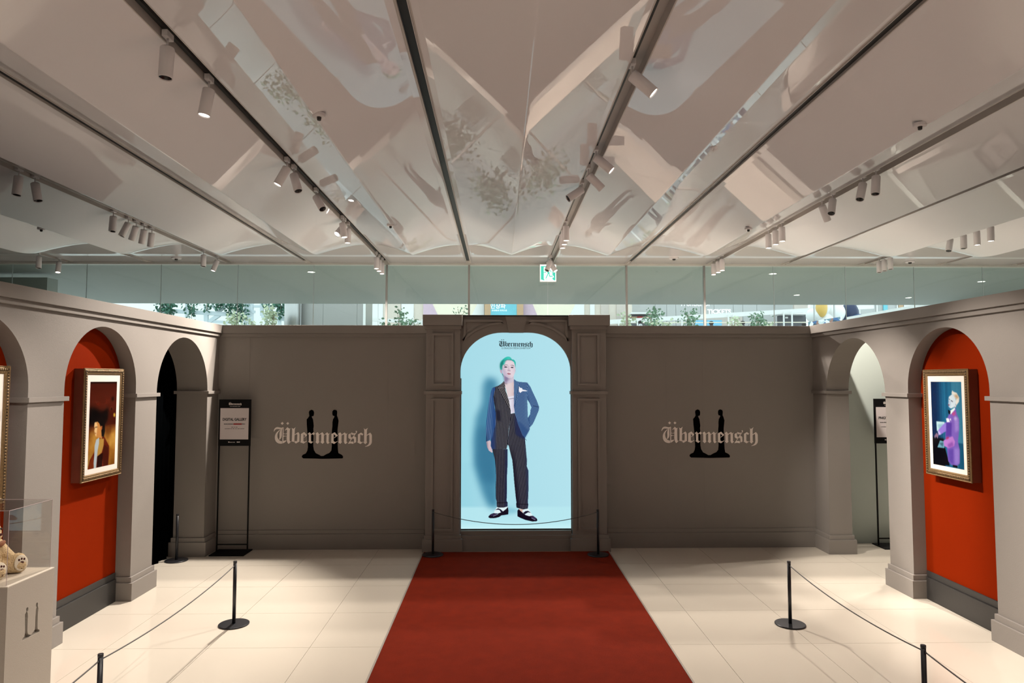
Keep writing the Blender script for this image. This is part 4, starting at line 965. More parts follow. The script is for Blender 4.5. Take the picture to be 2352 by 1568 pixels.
# track, y (before KC), aim point, lens glows, power, cone
LAMPS = [
 ('inner_left', -2.6, (-1.9, -2.0, 0), True, 750, 110), ('inner_left', 0.6, (-1.9, 0.4, 0), True, 340, 105), ('inner_left', 2.6, (-2.2, 1.9, 0), True, 260, 90),  # unseen spots, added overhead and behind the viewer to fill the gallery with light
 ('inner_left', 5.14, (-2.05, 3.85, 0), False, 150, 70), ('inner_left', 5.89, (-2.5, 4.35, 0), True, 170, 90),
 ('inner_left', 8.10, (-3.6, 5.8, 0.6), True, 200, 76), ('inner_left', 8.37, (-0.6, 5.6, 0), False, 60, 50), ('inner_left', 9.40, (0.5, 5.6, 0), False, 70, 50),
 ('inner_left', 11.0, (-1.3, 8.3, 0), True, 160, 110), ('inner_left', 11.15, (-3.5, 6.5, 1.1), True, 2300, 70), ('inner_left', 11.42, (-2.0, 8.9, 0), True, 900, 128),
 ('inner_left', 14.11, (-1.93, 10.7, 0), True, 900, 125), ('inner_left', 14.43, (-1.93, 10.95, 0), True, 900, 125), ('inner_left', 14.80, (-1.93, 11.2, 0), True, 0, 90),
 ('inner_right', -2.6, (0.9, -2.0, 0), True, 750, 110), ('inner_right', 0.6, (0.9, 0.3, 0), True, 340, 105), ('inner_right', 2.4, (1.2, 1.6, 0), True, 260, 90), ('inner_right', 3.2, (-3.5, 4.0, 1.0), True, 1200, 42),  # unseen spots, added for floor bounce; the last one washes the left arcade
 ('inner_right', 5.53, (4.0, 3.8, 1.0), True, 1250, 48), ('inner_right', 7.65, (4.0, 5.3, 1.1), True, 1500, 46),
 ('inner_right', 8.31, (4.0, 7.1, 1.1), False, 1700, 42), ('inner_right', 8.95, (-3.5, 6.2, 1.0), False, 320, 44),
 ('inner_right', 11.15, (0.95, 8.71, 0), True, 120, 130), ('inner_right', 11.48, (0.95, 8.97, 0), True, 1100, 135), ('inner_right', 11.80, (0.95, 9.22, 0), True, 1100, 135),
 ('inner_right', 14.45, (-0.6, 10.3, 0.5), False, 0, 60), ('inner_right', 14.62, (2.6, 10.5, 1.0), True, 900, 125),
 ('right', -2.6, (3.7, -2.0, 0), True, 500, 110), ('right', 0.6, (3.5, 0.5, 0), True, 360, 105), ('right', 4.6, (3.1, 3.3, 0), False, 180, 70),  # unseen spots, added near and behind the viewer for ambient light
 ('right', 8.31, (3.0, 5.8, 0), False, 60, 50), ('right', 8.62, (2.3, 5.8, 0), False, 60, 50), ('right', 9.42, (2.4, 5.8, 0), False, 60, 50), ('right', 9.74, (5.3, 8.69, 1.1), False, 1100, 42),
 ('right', 11.15, (3.66, 8.58, 0), True, 120, 125), ('right', 11.42, (3.66, 8.83, 0), True, 800, 125), ('right', 11.72, (3.66, 9.09, 0), True, 800, 125),
 ('right', 14.20, (3.6, 10.75, 0), True, 900, 125), ('right', 14.46, (3.6, 10.95, 0), True, 900, 125), ('right', 14.78, (3.6, 11.2, 0), True, 0, 90),
 ('far_right', 11.05, (6.3, 8.6, 0), True, 800, 125), ('far_right', 11.38, (6.4, 8.9, 0), True, 800, 125), ('far_right', 11.71, (6.1, 8.9, 0), False, 0, 60), ('far_right', 12.06, (5.4, 8.8, 1.0), False, 0, 60),
 ('far_right', 13.96, (6.2, 10.6, 0), False, 0, 60), ('far_right', 14.18, (6.2, 10.8, 0), False, 0, 60), ('far_right', 14.38, (6.2, 10.95, 0), False, 0, 60),
 ('outer_right', 14.50, (10.4, 9.9, 0), True, 600, 120), ('outer_right', 14.75, (9.6, 10.6, 0), True, 600, 120),
 ('left', 8.52, (-4.75, 6.3, 0), False, 0, 60), ('left', 8.82, (-3.8, 6.7, 0.6), False, 0, 60), ('left', 10.62, (-4.6, 7.8, 0), False, 0, 60), ('left', 11.05, (-6.0, 8.0, 0.5), False, 0, 60),
 ('left', 11.29, (-6.1, 9.4, 0.5), False, 0, 60), ('left', 11.54, (-5.5, 9.6, 0.5), False, 0, 60), ('left', 11.80, (-5.3, 9.8, 0.5), False, 0, 60), ('left', 13.88, (-4.57, 10.5, 0), False, 0, 60), ('left', 14.55, (-5.6, 10.8, 1.0), True, 150, 100),
 ('far_left', 14.16, (-7.2, 10.75, 0), False, 0, 60), ('far_left', 14.80, (-7.1, 10.7, 0), True, 150, 100),
]
cnt = {}
for tr, y, aim, lit, pw, cone in LAMPS:
    k_ = cnt.get(tr, 0); cnt[tr] = k_+1
    spot(tr, y, aim, lit, pw, f"white spotlight, {'glowing' if lit else 'dark'} lens, {ORD[k_]} from viewer on {TNAME[tr]}", cone)  # ordinals also count the unseen spots added nearest the viewer

# ------------------------------------------------------------------ small things on the ceiling
def detector(px, py, label, z, r=0.055):
    p = at(px, py, Z=z); r = r*KC; t = thing('smoke_detector', label, 'smoke detector', (p.x, p.y, z), 'round ceiling detectors')
    obj('base', lathe(B(), [(0.002, 0.012), (r, 0.012), (r, -0.006), (r*0.92, -0.012), (0.002, -0.012)], p.to_tuple()[:2]+(z,), 28), M_WHITEMETAL, t)
    obj('sensor', lathe(B(), [(0.002, -0.012), (r*0.36, -0.012), (r*0.30, -0.034), (0.002, -0.038)], p.to_tuple()[:2]+(z,), 20), M_BLACKBASE, t)
for a in ((733, 265, 'white round detector on the crease left of the centre black slot, near one'), (897, 517, 'white round detector on the crease left of the centre black slot, far one'),
          (2113, 287, 'white round detector on the right crease, near one'), (1719, 525, 'white round detector on the right crease, far one'), (95, 525, 'dark round detector on the crease at the left edge')):
    detector(a[0], a[1], a[2], CZ - FOLD*0.985)
for a in ((405, 593, 'white flush disc on the flat ceiling over the left glass'), (2090, 601, 'white flush disc on the flat ceiling over the right glass'), (1548, 593, 'white flush disc on the flat ceiling right of the exit sign')):
    detector(*a, CZ-0.006, 0.10)
def downlight(px, py, label, r=0.085):
    p = at(px, py, Z=CZ); r = r*KC; t = thing('downlight', label, 'downlight', (p.x, p.y, CZ), 'round downlights in the lobby ceiling')
    c = (p.x, p.y, CZ); obj('rim', lathe(B(), [(r*1.25, 0.004), (r*1.25, -0.006), (r, -0.008), (r*0.98, 0.004)], c, 28, cap=False), M_WHITE, t)
    obj('diffuser', lathe(B(), [(0.002, -0.004), (r, -0.004)], c, 28, cap=False), M_LENS, t)
for a in ((1830, 677, 'bright round downlight seen through the glass, second from the right'), (2087, 683, 'bright round downlight low above the right partition'), (2254, 646, 'bright round downlight nearest the right edge'),
          (715, 624, 'bright flat downlight seen through the glass on the left'), (1775, 628, 'bright flat downlight seen through the glass right of the exit sign')): downlight(*a)

# ------------------------------------------------------------------ exit sign
EY = 14.9*KC; EX0, EX1, EZ0, EZ1 = 0.912*KC, 1.265*KC, CAMZ+(4.230-CAMZ)*KC, CAMZ+(4.602-CAMZ)*KC
es = thing('exit_sign', 'green and white running-man exit sign hanging below the ceiling', 'exit sign', ((EX0+EX1)/2, EY, EZ0))
M_EXITW = mat('exit_white', (0.9, 0.95, 0.93), 0.4, emit=(0.93, 1.0, 0.98), estr=0.9)
M_EXITG = mat('exit_green', (0.05, 0.55, 0.42), 0.4, emit=(0.06, 0.60, 0.47), estr=0.7)
bxo('housing', M_WHITE, es, EX0-0.005, EX1+0.005, EY+0.004, EY+0.042, EZ0-0.006, EZ1+0.006, bev=0.003)
bxo('face', M_EXITW, es, EX0, EX1, EY, EY+0.004, EZ0, EZ1)
bxo('hanger', M_WHITE, es, (EX0+EX1)/2-0.03, (EX0+EX1)/2+0.03, EY+0.010, EY+0.034, EZ1+0.006, CZ-0.001)
def EX(L): return [(EX0 + (x-385)/865*(EX1-EX0), EZ1 - (y-430)/900*(EZ1-EZ0)) for x, y in L]
for nm, L in (('door_leaf', [(430,510),(585,545),(585,1200),(640,1275),(540,1270),(480,1235),(425,1240)]), ('door_frame', [(1060,545),(1210,650),(1210,1275),(1140,1275),(1060,1220),(1045,1130),(1140,1110),(1110,1040),(1050,985)]),
              ('door_lintel', [(430,510),(1210,510),(1210,555),(585,555)]),
              ('running_body', [(730,725),(935,720),(1015,835),(985,850),(915,760),(860,770),(895,870),(920,1030),(1065,1035),(1090,1080),(900,1085),(872,1050),(862,930),(835,940),(715,1185),(665,1180),(800,900),(745,790),(690,860),(585,860),(590,825),(670,820)]),
              ('running_foot', [(685,1205),(715,1215),(785,1275),(740,1275)])):
    bm = B(); flat_poly(bm, EX(L), EY, 0.002); obj(nm, bm, M_EXITG, es)
bm = B(); flat_poly(bm, EX([(748+50*math.cos(a), 645+44*math.sin(a)) for a in (2*math.pi*k/20 for k in range(20))]), EY, 0.002); obj('running_head', bm, M_EXITG, es)

# ------------------------------------------------------------------ bright atrium beyond the lobby
TZ = 3.0                                   # raised garden terrace
struct('floor_terrace', box(B(), -30, 40, 26.0, 62, TZ-0.3, TZ), M_CONCRETE, 'raised terrace floor of the atrium')
struct('floor_garden', box(B(), -30, 40, 23.4*KC, 25.9, -0.2, -0.004), M_PAVE, 'pale brick paving of the garden court')
struct('floor_lobby_edge', box(B(), -30, 40, 25.9, 26.0, -0.2, TZ), M_CONCRETE)
def W_(px, py, Y): return at(px, py, Y=Y)
def facade_box(name, mat_, parent, x0, x1, yt, yb, Y, d=0.2, zb=None, zt=None):
    """upright slab covering the measured pixel rectangle at depth Y"""
    a, b = W_(x0, yt, Y), W_(x1, yb, Y); return bxo(name, mat_, parent, a.x, b.x, Y, Y+d, b.z if zb is None else zb, a.z if zt is None else zt)
# steel column and lift core
p = W_(672, 720, 26.6)
o = obj('steel_column', lathe(B(), [(0.305, TZ), (0.305, 6.2)], (p.x, 26.6, 0), 40), M_STEEL, smooth=True); tag(o, 'round brushed steel column left of the lift core', 'column')
lc = thing('lift_core', 'wide satin steel lift core above the left back partition', 'lift core', (W_(762, 720, 27.2).x, 27.2, TZ))
xs = [W_(px, 720, 27.0).x for px in (691, 742, 820, 834)]
for a, b in zip(xs, xs[1:]): bxo('panel', M_STEELBOX, lc, a+0.004, b-0.004, 27.0, 29.0, TZ, 6.2)
bxo('corner_post', M_WHITE, lc, xs[-1], xs[-1]+0.06, 26.98, 27.2, TZ, 6.2)
# truss wall with ivy on the left
tw = thing('truss_frame', 'pale blue-grey steel truss frame behind the hanging ivy', 'truss', (-17.5, 36, TZ))
BEAMN = [0]
def beam(par, a, b, r, mat_=M_TRUSS, nm='beam'):
    BEAMN[0] += 1; dy_ = 0.004*BEAMN[0]
    a, b = Vector(a), Vector(b); d = (b-a).normalized(); s_ = d.cross(Vector((0, 1, 0))).normalized()*r; bm = B()
    prism(bm, [a+s_, b+s_, b-s_, a-s_], (0, r*1.6, 0)); bmesh.ops.translate(bm, verts=bm.verts, vec=(0, dy_, 0)); return obj(nm, bm, mat_, par)
YT_ = 36.0
for (x0, y0, x1, y1, r) in ((360,712,540,722,0.10),(540,712,585,716,0.07),(472,700,474,760,0.10),(568,695,568,760,0.16),(576,695,576,760,0.10),(427,695,427,760,0.05),(600,724,655,732,0.12),(600,724,600,695,0.08),
                            (486,700,500,716,0.07),(520,700,500,716,0.07),(476,740,502,722,0.10),(502,722,545,721,0.07),(605,700,625,722,0.08),(654,706,628,724,0.08),(580,703,655,703,0.06),(468,736,540,741,0.07),(368,700,380,712,0.08),(610,695,610,760,0.06),(640,735,640,760,0.08)):
    a, b = W_(x0, y0, YT_), W_(x1, y1, YT_)
    if y1 == 760: b.z = TZ
    beam(tw, a, b, r)
struct('wall_atrium_left', box(B(), -30, W_(655, 700, 42).x, 42.0, 42.2, TZ, 9), M_WHITE, 'bright white glazed wall behind the truss')
beam(tw, (W_(355, 700, YT_).x, YT_, 6.95), (W_(657, 700, YT_).x, YT_, 6.95), 0.08)
for px in (368, 568, 640): beam(tw, (W_(px, 700, YT_).x, YT_, TZ), (W_(px, 700, YT_).x, YT_, 7.0), 0.05)
def leaves(bm, c, n, spread, size, droop=0.0, r_=rnd):
    for _ in range(n):
        p = Vector(c) + Vector((r_.gauss(0, spread[0]), r_.gauss(0, spread[1]), r_.gauss(0, spread[2])))
        a = r_.uniform(0, 6.28); e_ = r_.uniform(-1.0, 0.6); s_ = size*r_.uniform(0.6, 1.3)
        d = Vector((math.cos(a)*math.cos(e_), math.sin(a)*math.cos(e_)*0.6, math.sin(e_) - droop)).normalized(); n_ = d.orthogonal(); n_.rotate(Quaternion(d, r_.uniform(0, 6.28)))
        w_ = d.cross(n_).normalized()*s_*0.34
        v = [bm.verts.new(q) for q in (p, p+d*s_*0.5+w_, p+d*s_, p+d*s_*0.5-w_)]; bm.faces.new(v)
    return bm
for k_, (px, top, bot, n, lab) in enumerate(((390,694,728,150,'widest ivy clump, above the sloping left wall top'), (372,697,722,80,'ivy clump at the left end of the truss'), (440,694,732,90,'narrow ivy strand hanging low in the pale bay'), (475,694,712,30,'short ivy wisp at the truss post'), (500,694,706,60,'short ivy on the truss knot'),
                            (525,694,718,80,'ivy clump right of the truss knot'), (547,694,735,140,'long dense ivy strand before the thick posts'), (557,700,738,60,'thin ivy strand beside the thick posts'), (645,696,724,120,'dark ivy mass at the steel column'), (612,694,702,30,'small ivy tuft in the right truss bay'))):
    a, b = W_(px, top, 35.9), W_(px, bot, 35.9); t = thing('hanging_ivy', 'dark green ' + lab, 'ivy', (a.x, 35.9, a.z+0.6), 'ivy strands hanging on the atrium truss')
    bm = B(); m_ = 7
    for q in range(m_):
        f_ = q/(m_-1); leaves(bm, a.lerp(b, f_), int(n/m_*(1.5-f_)), (0.20*(1.2-0.8*f_), 0.12, 0.07), 0.19, 0.5)
    obj('foliage', bm, M_LEAFDARK, t); obj('vine', tube(B(), [Vector((a.x, 36.02, 6.93)), a + Vector((0, 0, 0.6)), a, b], 0.015, 6), M_STEMW, t)
def shrub(px, ytop, label, Y, m_, w=0.30, n=150, size=0.15, name='potted_shrub'):
    c = W_(px, ytop, Y); t = thing(name, label, 'shrub', (c.x, Y, TZ), 'planted shrubs on the terrace'); h = c.z - TZ
    obj('planter', lathe(B(), [(0.20, 0), (0.27, 0.45), (0.25, 0.45), (0.24, 0.40), (0.01, 0.40)], (c.x, Y, TZ), 20, cap=False), M_POT, t)
    for s_ in range(3): obj('stem', tube(B(), [(c.x, Y, TZ+0.38), (c.x+0.06*s_-0.05, Y, TZ+h*0.6), (c.x+rnd.uniform(-0.5, 0.5)*w, Y, TZ+h*0.95)], [0.022, 0.016, 0.008], 6), M_STEMW, t)
    bm = B()
    for q in range(7): leaves(bm, (c.x + rnd.uniform(-1, 1)*w*0.7, Y, TZ + h*(0.66+0.055*q)), n//7, (w*0.45, 0.14, 0.10), size, 0.35)
    obj('foliage', bm, m_, t)
for a in ((537, 722, 'pale drooping shrub behind the left end of the back partition', 29.5, M_LEAFPALE, 0.34, 200), (628, 708, 'slender pale shrub left of the steel column', 29.0, M_LEAFPALE, 0.34, 210), (578, 736, 'low pale shrub between truss posts and column', 29.3, M_LEAFPALE, 0.22, 90),
          (915, 712, 'airy green shrub just right of the lift core', 29.5, M_LEAFMID, 0.30, 90), (950, 735, 'low green shrub beside the left capital', 29.0, M_LEAFMID, 0.42, 140), (884, 738, 'small green shrub at the lift core corner', 29.6, M_LEAFMID, 0.20, 70),
          (1060, 703, 'thin twiggy shrub behind the portal top', 30.0, M_LEAFMID, 0.36, 50),
          (1440, 722, 'pale shrub just right of the right capital', 28.0, M_LEAFPALE, 0.28, 110), (1497, 712, 'dark green tree before the dark kiosk', 31.0, M_LEAFMID, 0.36, 200), (1530, 738, 'low pale bush right of the kiosk', 28.0, M_LEAFPALE, 0.34, 110),
          (1583, 715, 'tall shrub before the grey wall left of TICKETS', 29.0, M_LEAFMID, 0.30, 150), (1685, 733, 'pale shrub below the word TICKETS', 28.0, M_LEAFPALE, 0.24, 120), (1740, 722, 'bushy tree right of the word TICKETS', 29.5, M_LEAFMID, 0.34, 190), (1768, 742, 'small yellowish shrub near the right partition end', 29.0, M_LEAFPALE, 0.16, 60)): shrub(*a)
# beige building with posters
YF = 40.0
bb = thing('beige_building', 'beige stone building front with tall posters behind the portal', 'building', (W_(1180, 720, YF).x, YF, TZ))
facade_box('wall', M_BEIGE, bb, 836, 1452, 690, 749, YF, 0.3, TZ, 9)
M_PINK = mat('pale_pink_print', (0.62, 0.46, 0.55), 0.6); M_CREAM = mat('cream_print', (0.86, 0.78, 0.62), 0.5); M_TAN = mat('tan_board', (0.52, 0.34, 0.20), 0.6); M_CYAN = mat('cyan_poster', (0.16, 0.52, 0.62), 0.5, var=0.25, vscale=1.2); M_WARMGREY = mat('warm_grey_board', (0.55, 0.48, 0.43), 0.6)
for x0, x1, m_, nm in ((836, 868, M_WHITE, 'white_board'), (869, 880, M_WHITE, 'white_strip'), (880, 920, M_BEIGE, 'pilaster_strip'), (922, 950, M_WHITE, 'white_strip'), (972, 1112, M_CREAM, 'lit_board'), (1202, 1342, M_CREAM, 'lit_board'), (1355, 1366, M_WHITE, 'white_strip'), (1380, 1398, M_WARMGREY, 'pilaster_strip'), (1416, 1436, M_WARMGREY, 'window_panel')):
    facade_box(nm, m_, bb, x0, x1, 690, 735, YF-0.06, 0.05, TZ+0.1, 8.8)
def tri(par, pts, m_, Y, nm='print_shape'):
    bm = B(); prism(bm, [W_(x, y, Y) for x, y in pts], (0, 0.015, 0)); return obj(nm, bm, m_, par)
tri(bb, [(972,670),(980,670),(1006,724),(972,724)], M_PINK, YF-0.08); tri(bb, [(1202,670),(1212,670),(1234,724),(1202,724)], M_PINK, YF-0.08)
tri(bb, [(1112,680),(1112,724),(1083,724),(1100,690)], M_WHITE, YF-0.08); tri(bb, [(1342,680),(1342,724),(1308,724),(1326,690)], M_WHITE, YF-0.08)
ps = thing('exhibition_poster', 'cyan exhibition poster between two tan boards above the portal', 'poster', (W_(1157, 720, YF-0.5).x, YF-0.5, TZ))
facade_box('tan_board', M_TAN, ps, 1113, 1127, 680, 749, YF-0.5, 0.1, TZ, 9); facade_box('tan_board', M_TAN, ps, 1187, 1202, 680, 749, YF-0.5, 0.1, TZ, 9)
facade_box('sheet', M_CYAN, ps, 1127, 1187, 640, 740, YF-0.48, 0.06, TZ+0.3, 9)
M_PRINTW = mat('glowing_white_print', (0.95, 0.95, 0.95), 0.6, emit=(1, 1, 1), estr=0.25)  # lettering given a faint glow of its own
c1, c2 = W_(1143.5, 703.5, YF-0.49), W_(1147, 713, YF-0.49)
text_mesh('인상파', 0.33, M_PRINTW, ps, (c1.x, YF-0.482, c1.z), ext=0.004, bold=0.006, name='poster_title'); text_mesh('모네에서 미국으로', 0.118, M_PRINTW, ps, (c2.x, YF-0.482, c2.z), ext=0.004, bold=0.002, name='poster_subtitle')
# grey ticket hall
tk = thing('ticket_hall', 'light grey concrete wall lettered TICKETS right of the portal', 'building', (W_(1640, 720, 43).x, 43, TZ))
xs = [1452, 1505, 1531, 1552, 1574, 1609, 1640, 1684, 1706, 1738, 1780, 1824]
for a, b in zip(xs, xs[1:]):
    q0, q1 = W_(a, 700, 43), W_(b, 700, 43); bxo('panel', M_CONCRETE, tk, q0.x+0.01, q1.x-0.01, 43.0, 43.3, TZ, 9)
c1 = W_(1652, 716, 42.98); text_mesh('TICKETS', 0.40, M_PRINTW, tk, (c1.x, 42.99, c1.z), ext=0.01, bold=0.018, name='ticket_letters')
c1 = W_(1597, 698.0, 42.98); text_mesh('Frontier of', 0.42, M_PRINTW, tk, (c1.x, 42.99, c1.z), ext=0.01, bold=0.008, name='wall_letters')
M_BLUESCR = mat('blue_info_screen', (0.05, 0.2, 0.35), 0.4, emit=(0.25, 0.60, 0.78), estr=0.8, var=0.0); M_SHADE = mat('dark_front_and_opening_shade', (0.10, 0.10, 0.11), 0.6)
q0, q1 = W_(1596, 727, 42.9), W_(1706, 752, 42.9); bxo('counter_recess', M_WARMGREY, tk, q0.x, q1.x, 42.92, 43.0, TZ, q0.z)
for x0, x1 in ((1597, 1616), (1624, 1658)): facade_box('info_screen', M_BLUESCR, tk, x0, x1, 735, 747.5, 42.86, 0.05)
# kiosk with white eave
ki = thing('kiosk', 'dark kiosk with a white flat roof behind the dark green tree', 'kiosk', (W_(1478, 730, 38).x, 38, TZ))
facade_box('front', M_SHADE, ki, 1447, 1510, 720, 752, 38, 1.2, TZ); facade_box('roof', M_WHITE, ki, 1450, 1522, 717, 720.5, 37.6, 2.2); facade_box('fascia', M_TAN, ki, 1447, 1510, 727, 729.5, 37.9, 0.08); facade_box('menu_board', M_REDINK, ki, 1464, 1476, 726, 732, 37.86, 0.04)
# sloping ramp rail
rr = thing('ramp_railing', 'white sloping ramp edge with thin posts across the right background', 'railing', (W_(1600, 730, 33).x, 33, TZ))
beam(rr, W_(1395, 739, 33), W_(2010, 703, 33), 0.105, M_WHITE, 'ramp_edge'); beam(rr, W_(1395, 740.5, 33), W_(1870, 739.5, 33), 0.022, M_CREAM, 'handrail')
beam(rr, W_(838, 732, 33), W_(975, 740, 33), 0.08, M_WHITE, 'ramp_edge')
for px in (1421, 1464, 1511, 1566, 1673, 1684, 1736, 1750, 1800, 1819, 848, 970):
    zt = W_(px, 739 - (px-1395)*36/615 if px > 1000 else 733, 33).z; x = W_(px, 740, 33).x; bxo('rail_post', M_WHITE, rr, x-0.03, x+0.03, 32.95, 33.01, TZ, zt)
# cafe front and sculptures on the right
cf = thing('cafe_front', 'dark cafe opening with a white canopy left of the flower sculpture', 'cafe', (W_(1820, 730, 41).x, 41, TZ))
facade_box('opening', M_SHADE, cf, 1791, 1852, 722, 752, 41, 0.4, TZ); facade_box('canopy', M_WHITE, cf, 1788, 1858, 718.5, 721.5, 40.2, 1.2); facade_box('upper_wall', M_WARMGREY, cf, 1824, 1856, 694, 709, 41.3, 0.2, None, 8.0); facade_box('board', M_WHITE, cf, 1804, 1810, 727, 731, 40.9, 0.05)  # the opening is a solid slab, its inner shade put into the colour
fs = thing('flower_sculpture', 'giant white inflatable flower with a yellow petal above the right partition', 'sculpture', (W_(1897, 725, 30).x, 30, TZ))
M_BALLOON = mat('white_inflatable', (0.80, 0.81, 0.80), 0.3); M_YEL = mat('yellow_inflatable', (0.72, 0.46, 0.12), 0.35); M_NAVY = mat('navy_inflatable', (0.012, 0.024, 0.075), 0.4); M_NAVY2 = mat('blue_denim_inflatable', (0.035, 0.085, 0.18), 0.5)
for px, py, rp in ((1870, 724, 17), (1916, 718, 24), (1884, 708, 22), (1893, 742, 26)):
    c = W_(px, py, 30); obj('petal', ball(B(), c, (rp*30/1568, 0.45, rp*30/1568*1.05), 28, 18), M_BALLOON, fs, smooth=True)
c = W_(1887, 706, 29.6); obj('yellow_petal', ball(B(), c, (0.25, 0.22, 0.43), 24, 18), M_YEL, fs, smooth=True)
bxo('stand', M_POT, fs, W_(1880, 740, 30).x, W_(1910, 740, 30).x, 29.8, 30.3, TZ, W_(1890, 738, 30).z)
nv = thing('navy_sculpture', 'navy rounded inflatable figure right of the white flower', 'sculpture', (W_(1952, 725, 30.5).x, 30.5, TZ))
obj('body', ball(B(), W_(1952, 722, 30.5), (0.38, 0.4, 0.58), 28, 18), M_NAVY, nv, smooth=True); obj('arm', ball(B(), W_(1966, 730, 30.1), (0.34, 0.22, 0.15), 24, 14, Quaternion((0, 1, 0), -0.35)), M_NAVY2, nv, smooth=True)
bxo('foot', M_NAVY, nv, W_(1944, 740, 30.5).x, W_(1962, 740, 30.5).x, 30.3, 30.7, TZ, W_(1950, 735, 30.5).z)
for px in (1871, 1917):
    q0 = W_(px, 720, 28.6); o = bxo('slim_mast', M_STEEL, None, q0.x-0.025, q0.x+0.025, 28.6, 28.65, TZ, 6.5); tag(o, 'slim grey mast in front of the flower sculpture, ' + ('left one' if px < 1900 else 'right one'), 'mast', 'masts before the flower sculpture')
M_MURAL = mat('busy_mural', (0.2, 0.2, 0.2), 0.6)
nt = M_MURAL.node_tree; vo = nt.nodes.new('ShaderNodeTexVoronoi'); vo.inputs['Scale'].default_value = 7; tcn = nt.nodes.new('ShaderNodeTexCoord'); rp = nt.nodes.new('ShaderNodeValToRGB')
rp.color_ramp.interpolation = 'CONSTANT'; cr = rp.color_ramp.elements; cr[0].color = (*lin((58, 78, 90)), 1); cr[1].position = 0.8; cr[1].color = (*lin((226, 230, 232)), 1)
for pos, col in ((0.2, (110, 140, 150)), (0.38, (150, 112, 100)), (0.5, (70, 105, 150)), (0.65, (196, 205, 205))): e_ = cr.new(pos); e_.color = (*lin(col), 1)
nt.links.new(tcn.outputs['Object'], vo.inputs['Vector']); nt.links.new(vo.outputs['Color'], rp.inputs['Fac']); nt.links.new(rp.outputs['Color'], nt.nodes['Principled BSDF'].inputs['Base Color'])
mu = thing('mural_panel', 'sloping mural panel with a busy printed scene below the white flower', 'panel', (W_(1895, 740, 28).x, 28, TZ))
bm = B(); prism(bm, [(W_(1858, 760, 28).x, 28, TZ), (W_(1930, 760, 28).x, 28, TZ), W_(1930, 727.5, 28), W_(1858, 739, 28)], (0, 0.08, 0)); obj('sheet', bm, M_MURAL, mu); bm = B(); prism(bm, [(W_(1930, 760, 28).x, 28, TZ), (W_(1934, 760, 28).x, 28, TZ), W_(1934, 726.5, 28), W_(1930, 726.5, 28)], (0, 0.1, 0)); obj('end_post', bm, M_WHITE, mu)
fw_ = thing('far_right_front', 'pale shopfront with white posts behind the right partition top', 'building', (W_(2040, 715, 44).x, 44, TZ))
facade_box('wall', M_CONCRETE, fw_, 1970, 2130, 690, 749, 44, 0.3, TZ, 9)
for x0, x1, m_ in ((1974, 1977, M_WHITE), (2013, 2017, M_WHITE), (2029, 2040, M_CYAN), (2060, 2064, M_WHITE), (2064, 2076, M_TAN), (2076, 2128, M_WHITE)): facade_box('strip', m_, fw_, x0, x1, 690, 740, 43.9, 0.08, TZ, 9)

# a few visitors whose heads and shoulders show over the partition
def person(px, py, Y, label, top_col, hair_col):
    c = W_(px, py, Y); H_ = 1.70; z0 = c.z - H_; t = thing('person', label, 'person', (c.x, Y, TZ), 'visitors on the terrace')
    s0 = TZ; hgt = c.z - TZ; k_ = hgt/1.70
    me = bpy.data.meshes.new('body'); V = [(0,0,0.95),(0,0,1.20),(0,0,1.42),(0,0,1.52),(0,0.0,1.62),(-0.10,0,0.90),(-0.11,0.02,0.50),(-0.12,0,0.06),(-0.12,-0.12,0.04),(0.10,0,0.90),(0.11,0.02,0.50),(0.12,0,0.06),(0.12,-0.12,0.04),(-0.19,0,1.38),(-0.25,0.02,1.10),(-0.22,-0.10,0.88),(0.19,0,1.38),(0.25,0.02,1.10),(0.22,-0.10,0.88)]
    E_ = [(0,1),(1,2),(2,3),(3,4),(0,5),(5,6),(6,7),(7,8),(0,9),(9,10),(10,11),(11,12),(2,13),(13,14),(14,15),(2,16),(16,17),(17,18)]
    R_ = [0.14,0.14,0.13,0.055,0.09,0.09,0.06,0.045,0.035,0.09,0.06,0.045,0.035,0.065,0.045,0.032,0.065,0.045,0.032]
    me.from_pydata([tuple(x*k_ for x in v) for v in V], E_, []); o = bpy.data.objects.new('body', me); finish(o, t); me.materials.append(top_col)
    sk = o.modifiers.new('skin', 'SKIN'); o.modifiers.new('soft', 'SUBSURF').levels = 1
    for v, r_ in zip(me.skin_vertices[0].data, R_): v.radius = (r_*k_, r_*k_)
    me.skin_vertices[0].data[0].use_root = True
    obj('hair', ball(B(), (c.x, Y+0.02, TZ + 1.655*k_), (0.105*k_, 0.115*k_, 0.085*k_), 14, 10), hair_col, t, smooth=True)
M_CLOTHW = mat('white_shirt', (0.7, 0.72, 0.75), 0.8); M_CLOTHD = mat('dark_coat', (0.10, 0.09, 0.10), 0.8); M_HAIR = mat('dark_hair', (0.03, 0.022, 0.02), 0.7)
person(1471, 737.5, 31.5, 'person in a white shirt walking past the kiosk', M_CLOTHW, M_HAIR)
person(1634, 739, 34.5, 'person in dark clothes before the ticket counter', M_CLOTHD, M_HAIR)
person(1706, 738.5, 34.5, 'person in a dark coat right of the ticket counter', M_CLOTHD, M_HAIR)
person(1847, 743, 32.0, 'person in a white top before the cafe', M_CLOTHW, M_HAIR)

